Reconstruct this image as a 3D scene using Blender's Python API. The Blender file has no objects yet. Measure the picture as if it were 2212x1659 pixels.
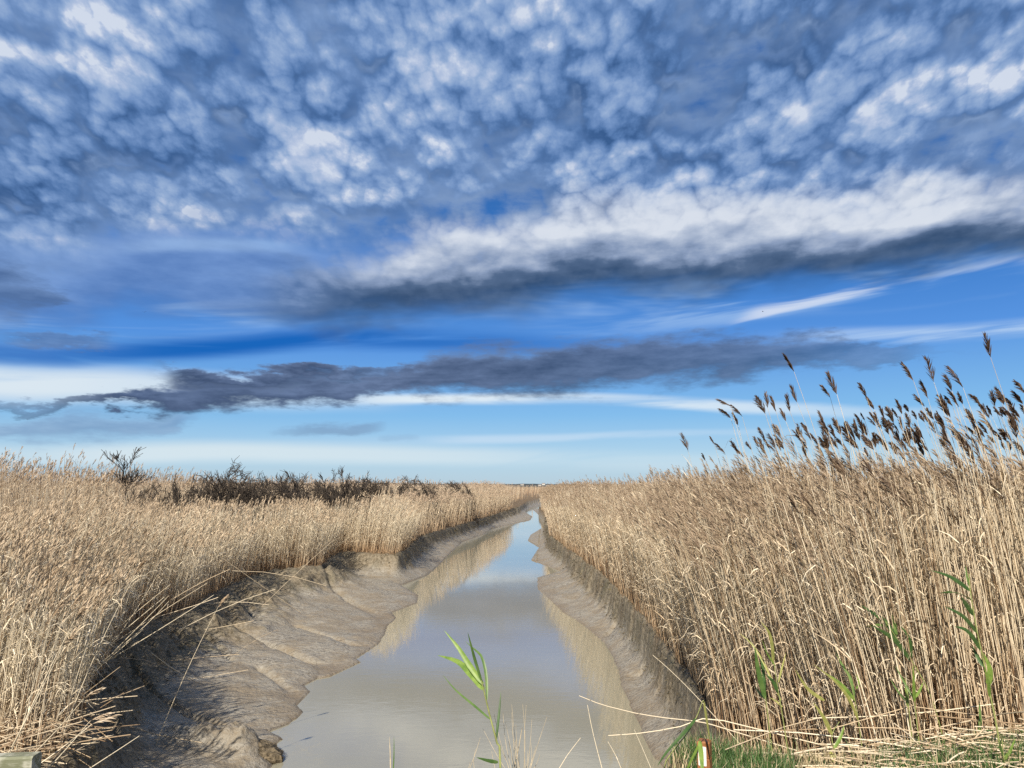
import bpy, math, random
import numpy as np
from mathutils import Vector
SC = bpy.context.scene
COL = SC.collection
PITCH = math.radians(7.89)
CAM = np.array([0.0, 0.0, 1.6])
F = 26 / 36 * 2212.0

def ray(u, v):
    cx, cy = u - 1106.0, 829.5 - v
    d = np.array([cx, F * math.cos(PITCH) - cy * math.sin(PITCH), F * math.sin(PITCH) + cy * math.cos(PITCH)])
    return d / d[1]

def on_z(u, v, z):                 # point of the ground plane at height z seen in the photograph at u, v
    d = ray(u, v)
    return CAM + d * ((z - CAM[2]) / d[2])

def at(u, v, y):                   # point y metres ahead
    return CAM + ray(u, v) * y

def azel(u, v):
    d = ray(u, v)
    return math.degrees(math.atan2(d[0], d[1])), math.degrees(math.atan2(d[2], math.hypot(d[0], d[1])))

def lin(r, g, b):
    return tuple(((c / 255) / 12.92 if c / 255 <= .04045 else ((c / 255 + .055) / 1.055) ** 2.4) for c in (r, g, b)) + (1.0,)

cam_data = bpy.data.cameras.new('camera')
cam_data.lens = 26; cam_data.sensor_width = 36
cam_data.clip_end = 20000; cam_data.clip_start = 0.05
cam = bpy.data.objects.new('camera', cam_data)
cam.location = CAM; cam.rotation_euler = (math.radians(90) + PITCH, 0, 0)
COL.objects.link(cam); SC.camera = cam
SC.view_settings.view_transform = 'Standard'; SC.view_settings.look = 'None'
SC.view_settings.exposure = 0.3; SC.view_settings.gamma = 1; SC.view_settings.use_curve_mapping = False
SC.cycles.max_bounces = 6; SC.cycles.diffuse_bounces = 2; SC.cycles.glossy_bounces = 3
SC.cycles.transparent_max_bounces = 4; SC.cycles.use_denoising = False
SC.cycles.caustics_reflective = False; SC.cycles.caustics_refractive = False

# ---- small node-expression helper
class X:
    nt = None
    def __init__(s, sock): s.s = sock
    def _m(op, *a, clamp=False):
        n = X.nt.nodes.new('ShaderNodeMath'); n.operation = op; n.use_clamp = clamp
        for i, q in enumerate(a):
            if isinstance(q, X): X.nt.links.new(q.s, n.inputs[i])
            else: n.inputs[i].default_value = float(q)
        return X(n.outputs[0])
    def __add__(a, b): return X._m('ADD', a, b)
    __radd__ = __add__
    def __sub__(a, b): return X._m('SUBTRACT', a, b)
    def __rsub__(a, b): return X._m('SUBTRACT', b, a)
    def __mul__(a, b): return X._m('MULTIPLY', a, b)
    __rmul__ = __mul__
    def __truediv__(a, b): return X._m('DIVIDE', a, b)
def xmax(a, b): return X._m('MAXIMUM', a, b)
def xmin(a, b): return X._m('MINIMUM', a, b)
def xabs(a): return X._m('ABSOLUTE', a)
def clamp(a): return X._m('ADD', a, 0.0, clamp=True)
def sstep(a, lo, hi, o0=0.0, o1=1.0):
    n = X.nt.nodes.new('ShaderNodeMapRange'); n.interpolation_type = 'SMOOTHSTEP'
    X.nt.links.new(a.s, n.inputs[0])
    for i, q in enumerate((lo, hi, o0, o1)):
        if isinstance(q, X): X.nt.links.new(q.s, n.inputs[i + 1])
        else: n.inputs[i + 1].default_value = q
    return X(n.outputs[0])
def vec(x, y, z=0.0):
    n = X.nt.nodes.new('ShaderNodeCombineXYZ')
    for i, q in enumerate((x, y, z)):
        if isinstance(q, X): X.nt.links.new(q.s, n.inputs[i])
        else: n.inputs[i].default_value = q
    return X(n.outputs[0])
def sep(v):
    n = X.nt.nodes.new('ShaderNodeSeparateXYZ'); X.nt.links.new(v.s, n.inputs[0])
    return [X(o) for o in n.outputs]
def noise(v, scale, detail=3, rough=.5, dist=0.0, dims='3D', lac=2.0):
    n = X.nt.nodes.new('ShaderNodeTexNoise'); n.noise_dimensions = dims
    X.nt.links.new(v.s, n.inputs['Vector'])
    n.inputs['Scale'].default_value = scale; n.inputs['Detail'].default_value = detail
    n.inputs['Roughness'].default_value = rough; n.inputs['Distortion'].default_value = dist
    n.inputs['Lacunarity'].default_value = lac
    return X(n.outputs['Fac'])
def voro(v, scale, feature='SMOOTH_F1', smooth=.6, rnd=1.0, dims='2D'):
    n = X.nt.nodes.new('ShaderNodeTexVoronoi'); n.voronoi_dimensions = dims; n.feature = feature
    X.nt.links.new(v.s, n.inputs['Vector']); n.inputs['Scale'].default_value = scale
    n.inputs['Randomness'].default_value = rnd
    if feature == 'SMOOTH_F1': n.inputs['Smoothness'].default_value = smooth
    return X(n.outputs['Distance'])
def ramp(a, stops, interp='EASE'):
    n = X.nt.nodes.new('ShaderNodeValToRGB'); X.nt.links.new(a.s, n.inputs[0])
    cr = n.color_ramp; cr.interpolation = interp
    while len(cr.elements) < len(stops): cr.elements.new(.5)
    for e, (p, c) in zip(cr.elements, stops): e.position = p; e.color = c
    return X(n.outputs[0])
def mix(f, a, b, blend='MIX'):
    n = X.nt.nodes.new('ShaderNodeMix'); n.data_type = 'RGBA'; n.blend_type = blend
    for i, q in ((0, f), (6, a), (7, b)):
        if isinstance(q, X): X.nt.links.new(q.s, n.inputs[i])
        else: n.inputs[i].default_value = q
    return X(n.outputs[2])
def curve(a, pts):                  # a in 0..1, piecewise smooth, pts = [(x, y)], y in 0..1
    n = X.nt.nodes.new('ShaderNodeFloatCurve'); X.nt.links.new(a.s, n.inputs['Value'])
    c = n.mapping.curves[0]; n.mapping.use_clip = False
    pts = sorted(pts)
    if pts[0][0] > 0: pts.insert(0, (-.02, pts[0][1]))
    if pts[-1][0] < 1: pts.append((1.02, pts[-1][1]))
    c.points[0].location = pts[0]; c.points[1].location = pts[-1]
    for p in pts[1:-1]: c.points.new(*p)
    for p in c.points: p.handle_type = 'AUTO_CLAMPED'
    n.mapping.update()
    return X(n.outputs[0])
# ---------------------------------------------------------------- sky and sun
SUN_EL, SUN_AZ = 38.0, 194.0         # azimuth clockwise from +Y: low behind the left shoulder
sd = np.array([math.sin(math.radians(SUN_AZ)) * math.cos(math.radians(SUN_EL)),
               math.cos(math.radians(SUN_AZ)) * math.cos(math.radians(SUN_EL)), math.sin(math.radians(SUN_EL))])
ld = bpy.data.lights.new('sun', 'SUN'); ld.energy = 5.0; ld.angle = math.radians(.5); ld.color = (1, .91, .77)
lo = bpy.data.objects.new('sun', ld); COL.objects.link(lo)
lo.rotation_euler = Vector(sd).to_track_quat('Z', 'Y').to_euler()
world = bpy.data.worlds.new('World'); SC.world = world; world.use_nodes = True
X.nt = nt = world.node_tree; nt.nodes.clear()
tc = nt.nodes.new('ShaderNodeTexCoord')
dx, dy, dz = sep(X(tc.outputs['Generated']))
R2D = 180 / math.pi
az = X._m('ARCTAN2', dx, dy) * R2D
el = X._m('ARCSINE', dz) * R2D
elp = xmax(el, -2.0)
an = (az + 50.0) / 100.0
A0 = lambda u, v: ((azel(u, v)[0] + 50) / 100, azel(u, v)[1])
zc = xmax(dz, 0.0) + 0.10
pv = vec(dx / zc, dy / zc)                         # the cloud deck as a plane overhead

def line(pts):                                      # photograph points -> elevation of a cloud bank along its azimuth
    return curve(an, [(A0(u, v)[0], A0(u, v)[1] / 50) for u, v in pts]) * 50.0
def along(pts):                                     # (u, v, value) with value in 0..1
    return curve(an, [(A0(u, v)[0], q) for u, v, q in pts])

sky = nt.nodes.new('ShaderNodeTexSky'); sky.sky_type = 'NISHITA'; sky.sun_disc = False
sky.sun_elevation = math.radians(SUN_EL); sky.sun_rotation = math.radians(SUN_AZ)
sky.air_density = 1.0; sky.dust_density = .4; sky.ozone_density = 3.0
SKYK = 0.10
# clear air, deepened with height
grad = ramp(clamp(el / 45.0), [(0, lin(178, 205, 224)), (.045, lin(172, 210, 236)), (.12, lin(120, 184, 236)), (.24, lin(72, 142, 226)),
            (.36, lin(34, 114, 200)), (.55, lin(36, 98, 172)), (1, lin(36, 88, 158))], 'LINEAR')
skc = mix(1.0, X(sky.outputs[0]), (SKYK, SKYK, SKYK, 1), 'MULTIPLY')
base = mix(.85, skc, grad)

# stretched coordinates for streaks: long along the azimuth, thin in height
tilt = el - az * 0.06
sv = vec(az * .045 + 3.0, tilt * .42)
n_st = noise(sv, 1.0, 4, .58, .4, '2D')
rag = noise(vec(az * .22 + 5.0, el * .75), 1.0, 5, .62, 0, '2D')            # ragged cloud edges
rag2 = noise(vec(az * .10 + 1.0, el * .26), 1.0, 3, .55, 0, '2D')
c = base
# thin bright veils low over the horizon
def streak(cl, w, amt, wamp=1.0, col=lin(214, 228, 242), nlo=.35, nhi=.6):
    global c
    d = (el + (n_st - .5) * wamp - line(cl)) / w
    m = sstep(xabs(d), .15, 1.0, 1.0, 0.0) * sstep(n_st, nlo, nhi) * amt
    c = mix(clamp(m), c, col)
allv = lambda f: [(-200, f[0]), (500, f[1]), (1106, f[2]), (1700, f[3]), (2400, f[4])]
streak([(0, 830), (300, 835), (600, 850), (1100, 850), (2200, 800)], 1.8, along([(0, 830, .95), (300, 830, .85), (560, 850, .6), (800, 850, .3), (1000, 850, 0), (2200, 800, 0)]), .6, lin(222, 234, 242), .1, .4)
streak([(0, 860), (800, 862), (1200, 862), (1600, 878), (2200, 890)], .65, along([(0, 860, 0), (700, 860, .1), (900, 860, .95), (1500, 870, .8), (2212, 880, .25)]), .5, lin(226, 238, 246), .15, .5)
streak([(0, 985), (500, 975), (1000, 985), (1500, 1000), (2200, 1010)], 1.1, along([(0, 980, .5), (300, 975, .95), (900, 985, .8), (1400, 990, .35), (2212, 990, .4)]), .4, lin(214, 230, 238), .2, .5)
streak([(0, 700), (400, 665), (900, 655), (1500, 640), (2200, 560)], 3.2, along([(0, 700, .8), (350, 665, .75), (900, 650, .2), (1300, 640, .6), (1900, 600, .75), (2212, 560, .6)]), 1.5, lin(176, 208, 244), .40, .68)
streak([(0, 940), (900, 950), (1100, 947), (1500, 935), (2200, 930)], .5, along([(0, 700, 0), (900, 665, .2), (1050, 650, .6), (1500, 640, .3), (1900, 600, .2), (2212, 720, .2)]), .4, lin(206, 226, 244), .3, .6)
streak([(0, 700), (1500, 712), (1650, 668), (1800, 636), (2000, 600), (2212, 560)], .55, along([(0, 700, 0), (1550, 665, 0), (1680, 650, .95), (1900, 640, .8), (1990, 600, .3), (2212, 600, .5)]), 1.9, lin(206, 218, 240), .38, .62)
streak([(0, 540), (400, 525), (700, 540), (1100, 560), (2212, 600)], .7, along([(0, 540, 0), (250, 530, .2), (400, 530, .9), (600, 540, .5), (760, 540, 0), (2212, 500, 0)]), .5, lin(170, 208, 248), .3, .6)

streak([(0, 716), (1600, 730), (2212, 708)], .8, along([(0, 700, 0), (1500, 725, 0), (1800, 715, .5), (2212, 712, .9)]), .5, lin(196, 220, 246), .25, .6)
# deep blue band between the banks
d = (el + (n_st - .5) * .8 - line([(0, 760), (400, 752), (800, 728), (1200, 745), (2200, 760)])) / 1.2
m = sstep(xabs(d), .1, 1.0, 1.0, 0.0) * along([(0, 740, .75), (500, 745, 1), (900, 730, .8), (1300, 700, .3), (1700, 700, 0), (2212, 700, 0)])
c = mix(m * sstep(n_st, .25, .55), c, lin(26, 102, 188))

# ---- the broken deck of small rounded clouds overhead
g = bpy.data.node_groups.new('cloud puffs', 'ShaderNodeTree')
g.interface.new_socket('P', in_out='INPUT', socket_type='NodeSocketVector')
g.interface.new_socket('D', in_out='OUTPUT', socket_type='NodeSocketFloat')
X.nt = g
gi = g.nodes.new('NodeGroupInput'); go = g.nodes.new('NodeGroupOutput')
P = X(gi.outputs[0])
w1 = g.nodes.new('ShaderNodeTexNoise'); w1.inputs['Scale'].default_value = 5.0; w1.inputs['Detail'].default_value = 3; w1.noise_dimensions = '2D'
g.links.new(P.s, w1.inputs['Vector'])
vm = g.nodes.new('ShaderNodeVectorMath'); vm.operation = 'MULTIPLY_ADD'
g.links.new(w1.outputs['Color'], vm.inputs[0]); vm.inputs[1].default_value = (.12, .12, 0); g.links.new(P.s, vm.inputs[2])
Q = X(vm.outputs[0])
v1 = voro(Q, 4.8, 'F1', rnd=1)
v2 = voro(Q, 12.0, 'F1', rnd=1)
med = noise(P, 2.5, 6, .62, dims='2D')
big = noise(P, 1.1, 1, .5, dims='2D')
D = (1 - v1 * v1 * 2.2) * .25 + (1 - v2 * v2 * 2.4) * .13 + (med - .5) * 1.25 + (big - .5) * .75 + .28
g.links.new(D.s, go.inputs[0])
X.nt = nt
def puffs(p):
    n = nt.nodes.new('ShaderNodeGroup'); n.node_tree = g; nt.links.new(p.s, n.inputs[0]); return X(n.outputs[0])
# puffs shrink towards the horizon, in streets that run off to the right
KP = 1.6
qx = az * (1.5 - .016 * el) * (KP * .036)
qy = el * (1.9 - .015 * el) * (KP * .045)
ca, sa = math.cos(math.radians(14)), math.sin(math.radians(14))
qx, qy = qx * ca + qy * sa, qy * ca - qx * sa
OX, OY = 7.3, 2.1
Dn = puffs(vec(qx + OX, qy + OY))
Ds = puffs(vec(qx + (OX + .02), qy + (OY + .085)))
rel = clamp((Dn - Ds) * 1.35 + .5)
blue_hole = lambda u, v, su, sv_: X._m('EXPONENT', (((az - azel(u, v)[0]) / su) * ((az - azel(u, v)[0]) / su) + ((el - azel(u, v)[1]) / sv_) * ((el - azel(u, v)[1]) / sv_)) * -1.0)
cov = Dn + .10
for (u, v, su, sv_, k) in [(1700, 75, 5.0, 1.8, -.42), (1490, 240, 3.6, 2.4, -.46), (1080, 440, 4.5, 1.2, -.46), (2080, 320, 7, 1.3, -.36), (1900, 130, 3, 1, -.25), (30, 240, 3, 2.5, -.25), (760, 190, 3, 1.2, -.2), (800, 478, 11, 1.5, -.40), (2150, 330, 6, 2.2, -.2), (620, 30, 4, 1.2, -.1),
                           (240, 340, 12, 4, .12), (560, 350, 8, 3.5, .10), (1000, 170, 7, 4, .12), (1950, 180, 9, 3, .18), (1720, 230, 5, 2.5, .16), (1250, 60, 10, 5, .12), (200, 60, 14, 5, .06),
                           (1020, 400, 2.2, .9, .35), (320, 190, 8, 2.0, .10)]:
    cov = cov + blue_hole(u, v, su, sv_) * k
low_edge = line([(0, 560), (300, 525), (620, 490), (850, 500), (1106, 520), (1500, 500), (2212, 450)])
deckm = sstep(el + (rag2 - .5) * 5.0, low_edge - 2.2, low_edge + 3.0)
haze_ = sstep(cov + (rag - .5) * .9, -.50, .40)
alpha = sstep(cov, .06, .54)
thick = sstep(cov, .30, 1.05)
bigl = noise(vec(az * .035 + 11.0, el * .075), 1.0, 2, .5, 0, '2D')
lit = clamp(rel * .50 + thick * .52 - .13 + (bigl - .36) * 1.2)
c = mix(haze_ * deckm * .93, c, mix(sstep(rag2, .3, .7), lin(88, 120, 168), lin(134, 160, 198)))
pc = ramp(lit, [(0, lin(54, 90, 140)), (.25, lin(86, 122, 174)), (.5, lin(118, 150, 198)), (.75, lin(152, 177, 214)), (.9, lin(184, 199, 226)), (1, lin(214, 223, 238))], 'LINEAR')
c = mix(alpha * deckm * .92, c, pc)
# soft grey-blue veil beneath the deck, left and centre
veil = (el + (rag2 - .5) * 7.0 - line([(0, 600), (300, 590), (700, 600), (1100, 620), (2212, 560)])) / 4.2
vmk = sstep(xabs(veil), .2, 1.0, 1.0, 0.0) * along([(0, 600, .75), (250, 600, .85), (800, 610, .85), (1050, 620, .5), (1250, 600, 0), (2212, 500, 0)])
vcol = mix(sstep(veil + (rag - .5) * 1.2, -.9, .9), lin(84, 116, 172), lin(140, 172, 222))
c = mix(vmk * .85, c, vcol)

# ---- long roll cloud rising to the right: white crest, slate underside
cl = line([(0, 640), (520, 650), (760, 635), (950, 605), (1106, 585), (1300, 555), (1600, 540), (1900, 520), (2212, 480), (2500, 455)])
wd = along([(0, 640, .3), (500, 655, .45), (800, 640, .75), (1106, 600, .95), (1500, 540, .85), (1800, 500, .75), (2212, 460, .66)]) * 3.6
d = (el + (rag2 - .5) * 3.0 + (rag - .5) * .9 - cl) / wd
dtop = d + (Dn - .3) * -.9
rm = sstep(d, -1.35, -.25) * sstep(dtop, .35, 1.5, 1.0, 0.0) * along([(0, 640, 0), (420, 655, .0), (620, 650, .5), (1000, 600, 1), (2212, 500, 1)])
rl = clamp(sstep(d, -.70, .85) * along([(0, 640, .25), (600, 655, .35), (820, 640, .7), (1000, 600, 1), (2212, 500, 1)]) + (rel - .5) * .22 + (rag2 - .5) * .5 + (rag - .5) * .22)
rc = ramp(rl, [(0, lin(52, 76, 108)), (.3, lin(84, 106, 138)), (.55, lin(140, 158, 188)), (.8, lin(184, 196, 216)), (1, lin(218, 225, 236))], 'LINEAR')
c = mix(rm * .96, c, rc)

# ---- dark ragged bank low in the sky
def bank(cl, wd, amt, cols, wa=1.7, wb=1.5, hard=.30):
    global c
    d = (el + (rag - .5) * wa + (rag2 - .5) * wb - line(cl)) / (wd + .05)
    m = sstep(xabs(d), 1.0 - hard, 1.0 + hard, 1.0, 0.0) * amt * sstep(wd, .10, .45)
    cc = mix(clamp(d * .35 + .5 + (rag - .5) * 1.2 + (n_st - .5) * 2.2), cols[0], cols[1])
    c = mix(clamp(m), c, cc)
DK = (lin(62, 80, 112), lin(104, 124, 160))
bank([(0, 880), (250, 862), (420, 850), (600, 850), (800, 832), (1000, 806), (1200, 796), (1500, 775), (1800, 762), (2212, 758)],
     along([(-100, 880, .12), (300, 860, .22), (420, 850, .5), (600, 840, .40), (800, 830, .36), (1000, 806, .70), (1300, 790, .72), (1600, 775, .62), (1900, 765, .22), (2212, 760, .06)]) * 2.2,
     along([(-200, 880, 1), (500, 850, 1), (1500, 780, .86), (1850, 765, .55), (2100, 760, .3), (2400, 760, .1)]), DK, 3.4, 1.2, .55)
bank([(0, 700), (420, 812), (600, 815), (900, 800), (2200, 700)], along([(0, 700, 0), (230, 800, .02), (340, 806, .10), (470, 812, .24), (700, 812, .2), (900, 800, .1), (1000, 800, 0), (2212, 700, 0)]) * 2.2, along([(0, 800, 0), (240, 800, 0), (440, 800, 1), (2212, 800, 1)]), DK, 3.6, .5, .5)
bank([(0, 930), (150, 925), (300, 915), (500, 900), (2200, 900)], along([(0, 930, .3), (150, 925, .55), (300, 915, .45), (420, 905, .15), (520, 900, 0), (2212, 900, 0)]) * 1.6, .6, (lin(112, 140, 180), lin(150, 176, 208)), 2.4, 1.0, .7)
bank([(0, 930), (560, 935), (700, 930), (840, 920), (2200, 900)], along([(0, 930, 0), (520, 935, .0), (600, 935, .14), (760, 927, .22), (830, 921, .12), (870, 918, 0), (2212, 900, 0)]) * 1.6, .7, (lin(112, 138, 172), lin(124, 150, 184)), 1.5, .1, .7)
bank([(0, 948), (800, 949), (870, 949), (920, 949), (2200, 949)], along([(0, 949, 0), (790, 949, 0), (830, 949, .16), (890, 949, .16), (935, 949, 0), (2212, 949, 0)]) * 1.3, .7, (lin(104, 132, 170), lin(118, 146, 184)), 1.2, .1, .7)
bank([(0, 722), (60, 725), (160, 740), (400, 745), (2200, 700)], along([(-100, 720, .05), (30, 718, .2), (120, 735, .3), (250, 742, .12), (330, 745, 0), (2212, 700, 0)]) * 1.4, .7, (lin(84, 110, 156), lin(110, 140, 186)), 3.2, .2, .5)
bank([(0, 610), (40, 618), (130, 640), (300, 660), (2200, 700)], along([(-300, 600, .3), (0, 612, .9), (70, 625, .7), (150, 640, .2), (220, 650, 0), (2212, 700, 0)]) * 1.6, .7, (lin(72, 98, 140), lin(104, 132, 176)), 3.0, 1.0, .6)

bg = nt.nodes.new('ShaderNodeBackground'); dim = (1 - .45 * sstep(el, 38.0, 60.0)) * (1 - .35 * sstep(xabs(az), 50.0, 95.0))  # unseen sky overhead, beside and behind darkened to cut the fill light
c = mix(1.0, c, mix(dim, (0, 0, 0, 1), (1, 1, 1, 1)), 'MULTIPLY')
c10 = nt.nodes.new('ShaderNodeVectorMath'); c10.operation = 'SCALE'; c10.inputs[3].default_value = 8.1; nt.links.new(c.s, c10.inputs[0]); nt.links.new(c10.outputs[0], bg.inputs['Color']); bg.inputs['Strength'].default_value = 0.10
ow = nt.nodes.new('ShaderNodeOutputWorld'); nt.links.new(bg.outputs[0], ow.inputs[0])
world.cycles.sampling_method = 'MANUAL'; world.cycles.sample_map_resolution = 512
# ---------------------------------------------------------------- mesh helpers
X.nt = None
rng = np.random.default_rng(11)
RN = random.Random(5)
def tag(o, label=None, cat=None, group=None, kind=None):
    if label: o['label'] = label
    if cat: o['category'] = cat
    if group: o['group'] = group
    if kind: o['kind'] = kind
    return o
def empty(name, loc=(0, 0, 0), rz=0.0):
    o = bpy.data.objects.new(name, None); o.empty_display_size = .1
    o.location = loc; o.rotation_euler = (0, 0, rz); COL.objects.link(o); return o
def mesh_np(name, V, Q, mat, colr=None, smooth=True, parent=None, tris=None):
    me = bpy.data.meshes.new(name)
    V = np.ascontiguousarray(V, dtype=np.float32); Q = np.ascontiguousarray(Q, dtype=np.int32)
    nq, k = Q.shape
    me.vertices.add(len(V)); me.vertices.foreach_set('co', V.ravel())
    me.loops.add(nq * k); me.loops.foreach_set('vertex_index', Q.ravel())
    me.polygons.add(nq)
    me.polygons.foreach_set('loop_start', np.arange(0, nq * k, k, dtype=np.int32))
    me.polygons.foreach_set('loop_total', np.full(nq, k, dtype=np.int32))
    if smooth: me.polygons.foreach_set('use_smooth', np.ones(nq, dtype=bool))
    if colr is not None:
        a = me.color_attributes.new('tone', 'FLOAT_COLOR', 'POINT')
        a.data.foreach_set('color', np.ascontiguousarray(colr, dtype=np.float32).ravel())
    me.update(calc_edges=True)
    me.materials.append(mat)
    o = bpy.data.objects.new(name, me); COL.objects.link(o)
    if parent is not None: o.parent = parent
    return o
def new_mat(name):
    m = bpy.data.materials.new(name); m.use_nodes = True
    X.nt = m.node_tree
    b = m.node_tree.nodes['Principled BSDF']
    return m, b
def link(x, inp): X.nt.links.new(x.s, inp)
def coord(kind='Object'):
    n = X.nt.nodes.new('ShaderNodeTexCoord'); return X(n.outputs[kind])
def attr(name):
    n = X.nt.nodes.new('ShaderNodeAttribute'); n.attribute_name = name
    return X(n.outputs['Color']), X(n.outputs['Alpha'])
def bump(h, strength, dist, b):
    n = X.nt.nodes.new('ShaderNodeBump'); n.inputs['Strength'].default_value = strength; n.inputs['Distance'].default_value = dist
    link(h, n.inputs['Height']); X.nt.links.new(n.outputs[0], b.inputs['Normal'])
def plain(name, col, rough=.7, var=.25, scale=8.0, bumpd=0.0, spec=.3):
    m, b = new_mat(name)
    n = noise(coord(), scale, 4, .6)
    k = lambda f: tuple(min(1, q * f) for q in col[:3]) + (1,)
    link(mix(sstep(n, .3, .7), k(1 - var), k(1 + var)), b.inputs['Base Color'])
    b.inputs['Roughness'].default_value = rough; b.inputs['Specular IOR Level'].default_value = spec
    if bumpd: bump(n, .6, bumpd, b)
    return m
_G = rng.random((256, 256))
def vnoise(x, y):
    xi = np.floor(x).astype(int); yi = np.floor(y).astype(int)
    fx = x - xi; fy = y - yi
    fx = fx * fx * (3 - 2 * fx); fy = fy * fy * (3 - 2 * fy)
    a = _G[xi & 255, yi & 255]; b = _G[(xi + 1) & 255, yi & 255]; c = _G[xi & 255, (yi + 1) & 255]; d = _G[(xi + 1) & 255, (yi + 1) & 255]
    return (a * (1 - fx) + b * fx) * (1 - fy) + (c * (1 - fx) + d * fx) * fy
def fbm(x, y, oct=4, gain=.5):
    s = 0; a = 1; t = 0
    for i in range(oct):
        s = s + a * vnoise(x * 2 ** i + 17.3 * i, y * 2 ** i + 9.1 * i); t += a; a *= gain
    return s / t - .5
def ss(x, a, b):
    t = np.clip((x - a) / (b - a), 0, 1); return t * t * (3 - 2 * t)
def seg_dist(px, py, poly):
    best = np.full(px.shape, 1e9)
    for (ax, ay), (bx, by) in zip(poly[:-1], poly[1:]):
        ex, ey = bx - ax, by - ay
        t = np.clip(((px - ax) * ex + (py - ay) * ey) / (ex * ex + ey * ey + 1e-12), 0, 1)
        best = np.minimum(best, np.hypot(px - ax - t * ex, py - ay - t * ey))
    return best
def inside(px, py, poly):
    r = np.zeros(px.shape, bool); n = len(poly)
    for i in range(n):
        x1, y1 = poly[i]; x2, y2 = poly[(i + 1) % n]
        if y1 == y2: continue
        c = ((y1 > py) != (y2 > py)) & (px < (x2 - x1) * (py - y1) / (y2 - y1) + x1)
        r ^= c
    return r
# ---------------------------------------------------------------- the creek: shore lines and land form
WZ, BZ = -1.2, -0.45
W = lambda pts, z: [tuple(on_z(u, v, z)[:2]) for u, v in pts]
shoreL = [(-2.75, 1.0), (-2.7, 5.5)] + W([(587, 1658), (590, 1617), (611, 1596), (580, 1581), (625, 1564), (656, 1540), (642, 1526), (670, 1495), (656, 1482), (684, 1467), (713, 1462), (779, 1431),
    (769, 1424), (817, 1392), (831, 1371), (836, 1355), (855, 1335), (846, 1324), (901, 1303), (903, 1286), (866, 1265), (921, 1244), (939, 1230), (970, 1198), (998, 1171), (1046, 1154), (1062, 1142), (1112, 1131), (1146, 1123), (1150, 1116), (1136, 1107), (1138, 1099)], WZ) + [(3.0, 105), (6, 125), (16, 150)]
shoreR = [(1.8, 1.0), (1.75, 6.0)] + W([(1408, 1629), (1390, 1594), (1380, 1560), (1362, 1525), (1342, 1483), (1338, 1456), (1324, 1421), (1303, 1387), (1262, 1352), (1240, 1337), (1217, 1324), (1185, 1293), (1161, 1272), (1161, 1248),
    (1213, 1234), (1190, 1226), (1147, 1210), (1165, 1182), (1140, 1168), (1146, 1156), (1174, 1140), (1178, 1128), (1166, 1114), (1150, 1100)], WZ) + [(5.0, 100), (8.5, 120), (17.5, 146)]
bankL = [(-3.3, 1.0), (-3.35, 5.0)] + W([(118, 1640), (175, 1560), (205, 1480), (245, 1400), (325, 1335), (400, 1318), (480, 1272), (560, 1236), (690, 1222), (735, 1192), (855, 1200), (882, 1184), (907, 1160), (962, 1142), (1008, 1130), (1062, 1114), (1122, 1094)], BZ) + [(2.2, 105), (4.6, 128), (16, 155)]
bankR = [(2.6, 1.0), (2.2, 5.5)] + W([(1560, 1600), (1530, 1535), (1482, 1450), (1400, 1345), (1350, 1290), (1300, 1240), (1240, 1194), (1186, 1156), (1182, 1120), (1162, 1096)], BZ) + [(6.6, 100), (10, 117), (18, 141)]
water_poly = shoreL + shoreR[::-1]
chan_poly = bankL + bankR[::-1]
gullies = [([(198, 1488), (264, 1495), (299, 1513), (347, 1528), (434, 1540), (503, 1558), (580, 1581)], .075, .10),
           ([(400, 1325), (465, 1346), (521, 1374), (590, 1388), (660, 1408), (729, 1419), (769, 1424)], .08, .13),
           ([(640, 1345), (708, 1360), (764, 1374), (836, 1371)], .05, .10),
           ([(690, 1262), (737, 1282), (783, 1300), (846, 1324)], .07, .14),
           ([(1300, 1245), (1250, 1240), (1205, 1234)], .05, .15),
           ([(1330, 1345), (1290, 1362), (1262, 1352)], .04, .10),
           ([(1420, 1430), (1380, 1440), (1330, 1430)], .04, .10),
           ([(440, 1402), (470, 1410), (500, 1424)], .05, .07), ([(560, 1430), (600, 1450), (656, 1482)], .05, .09)]
def dyke_edge(x):
    return 3.75 + 1.0 * ss(x, .55, 1.15) + .12 * np.sin(x * 2.3)
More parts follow.
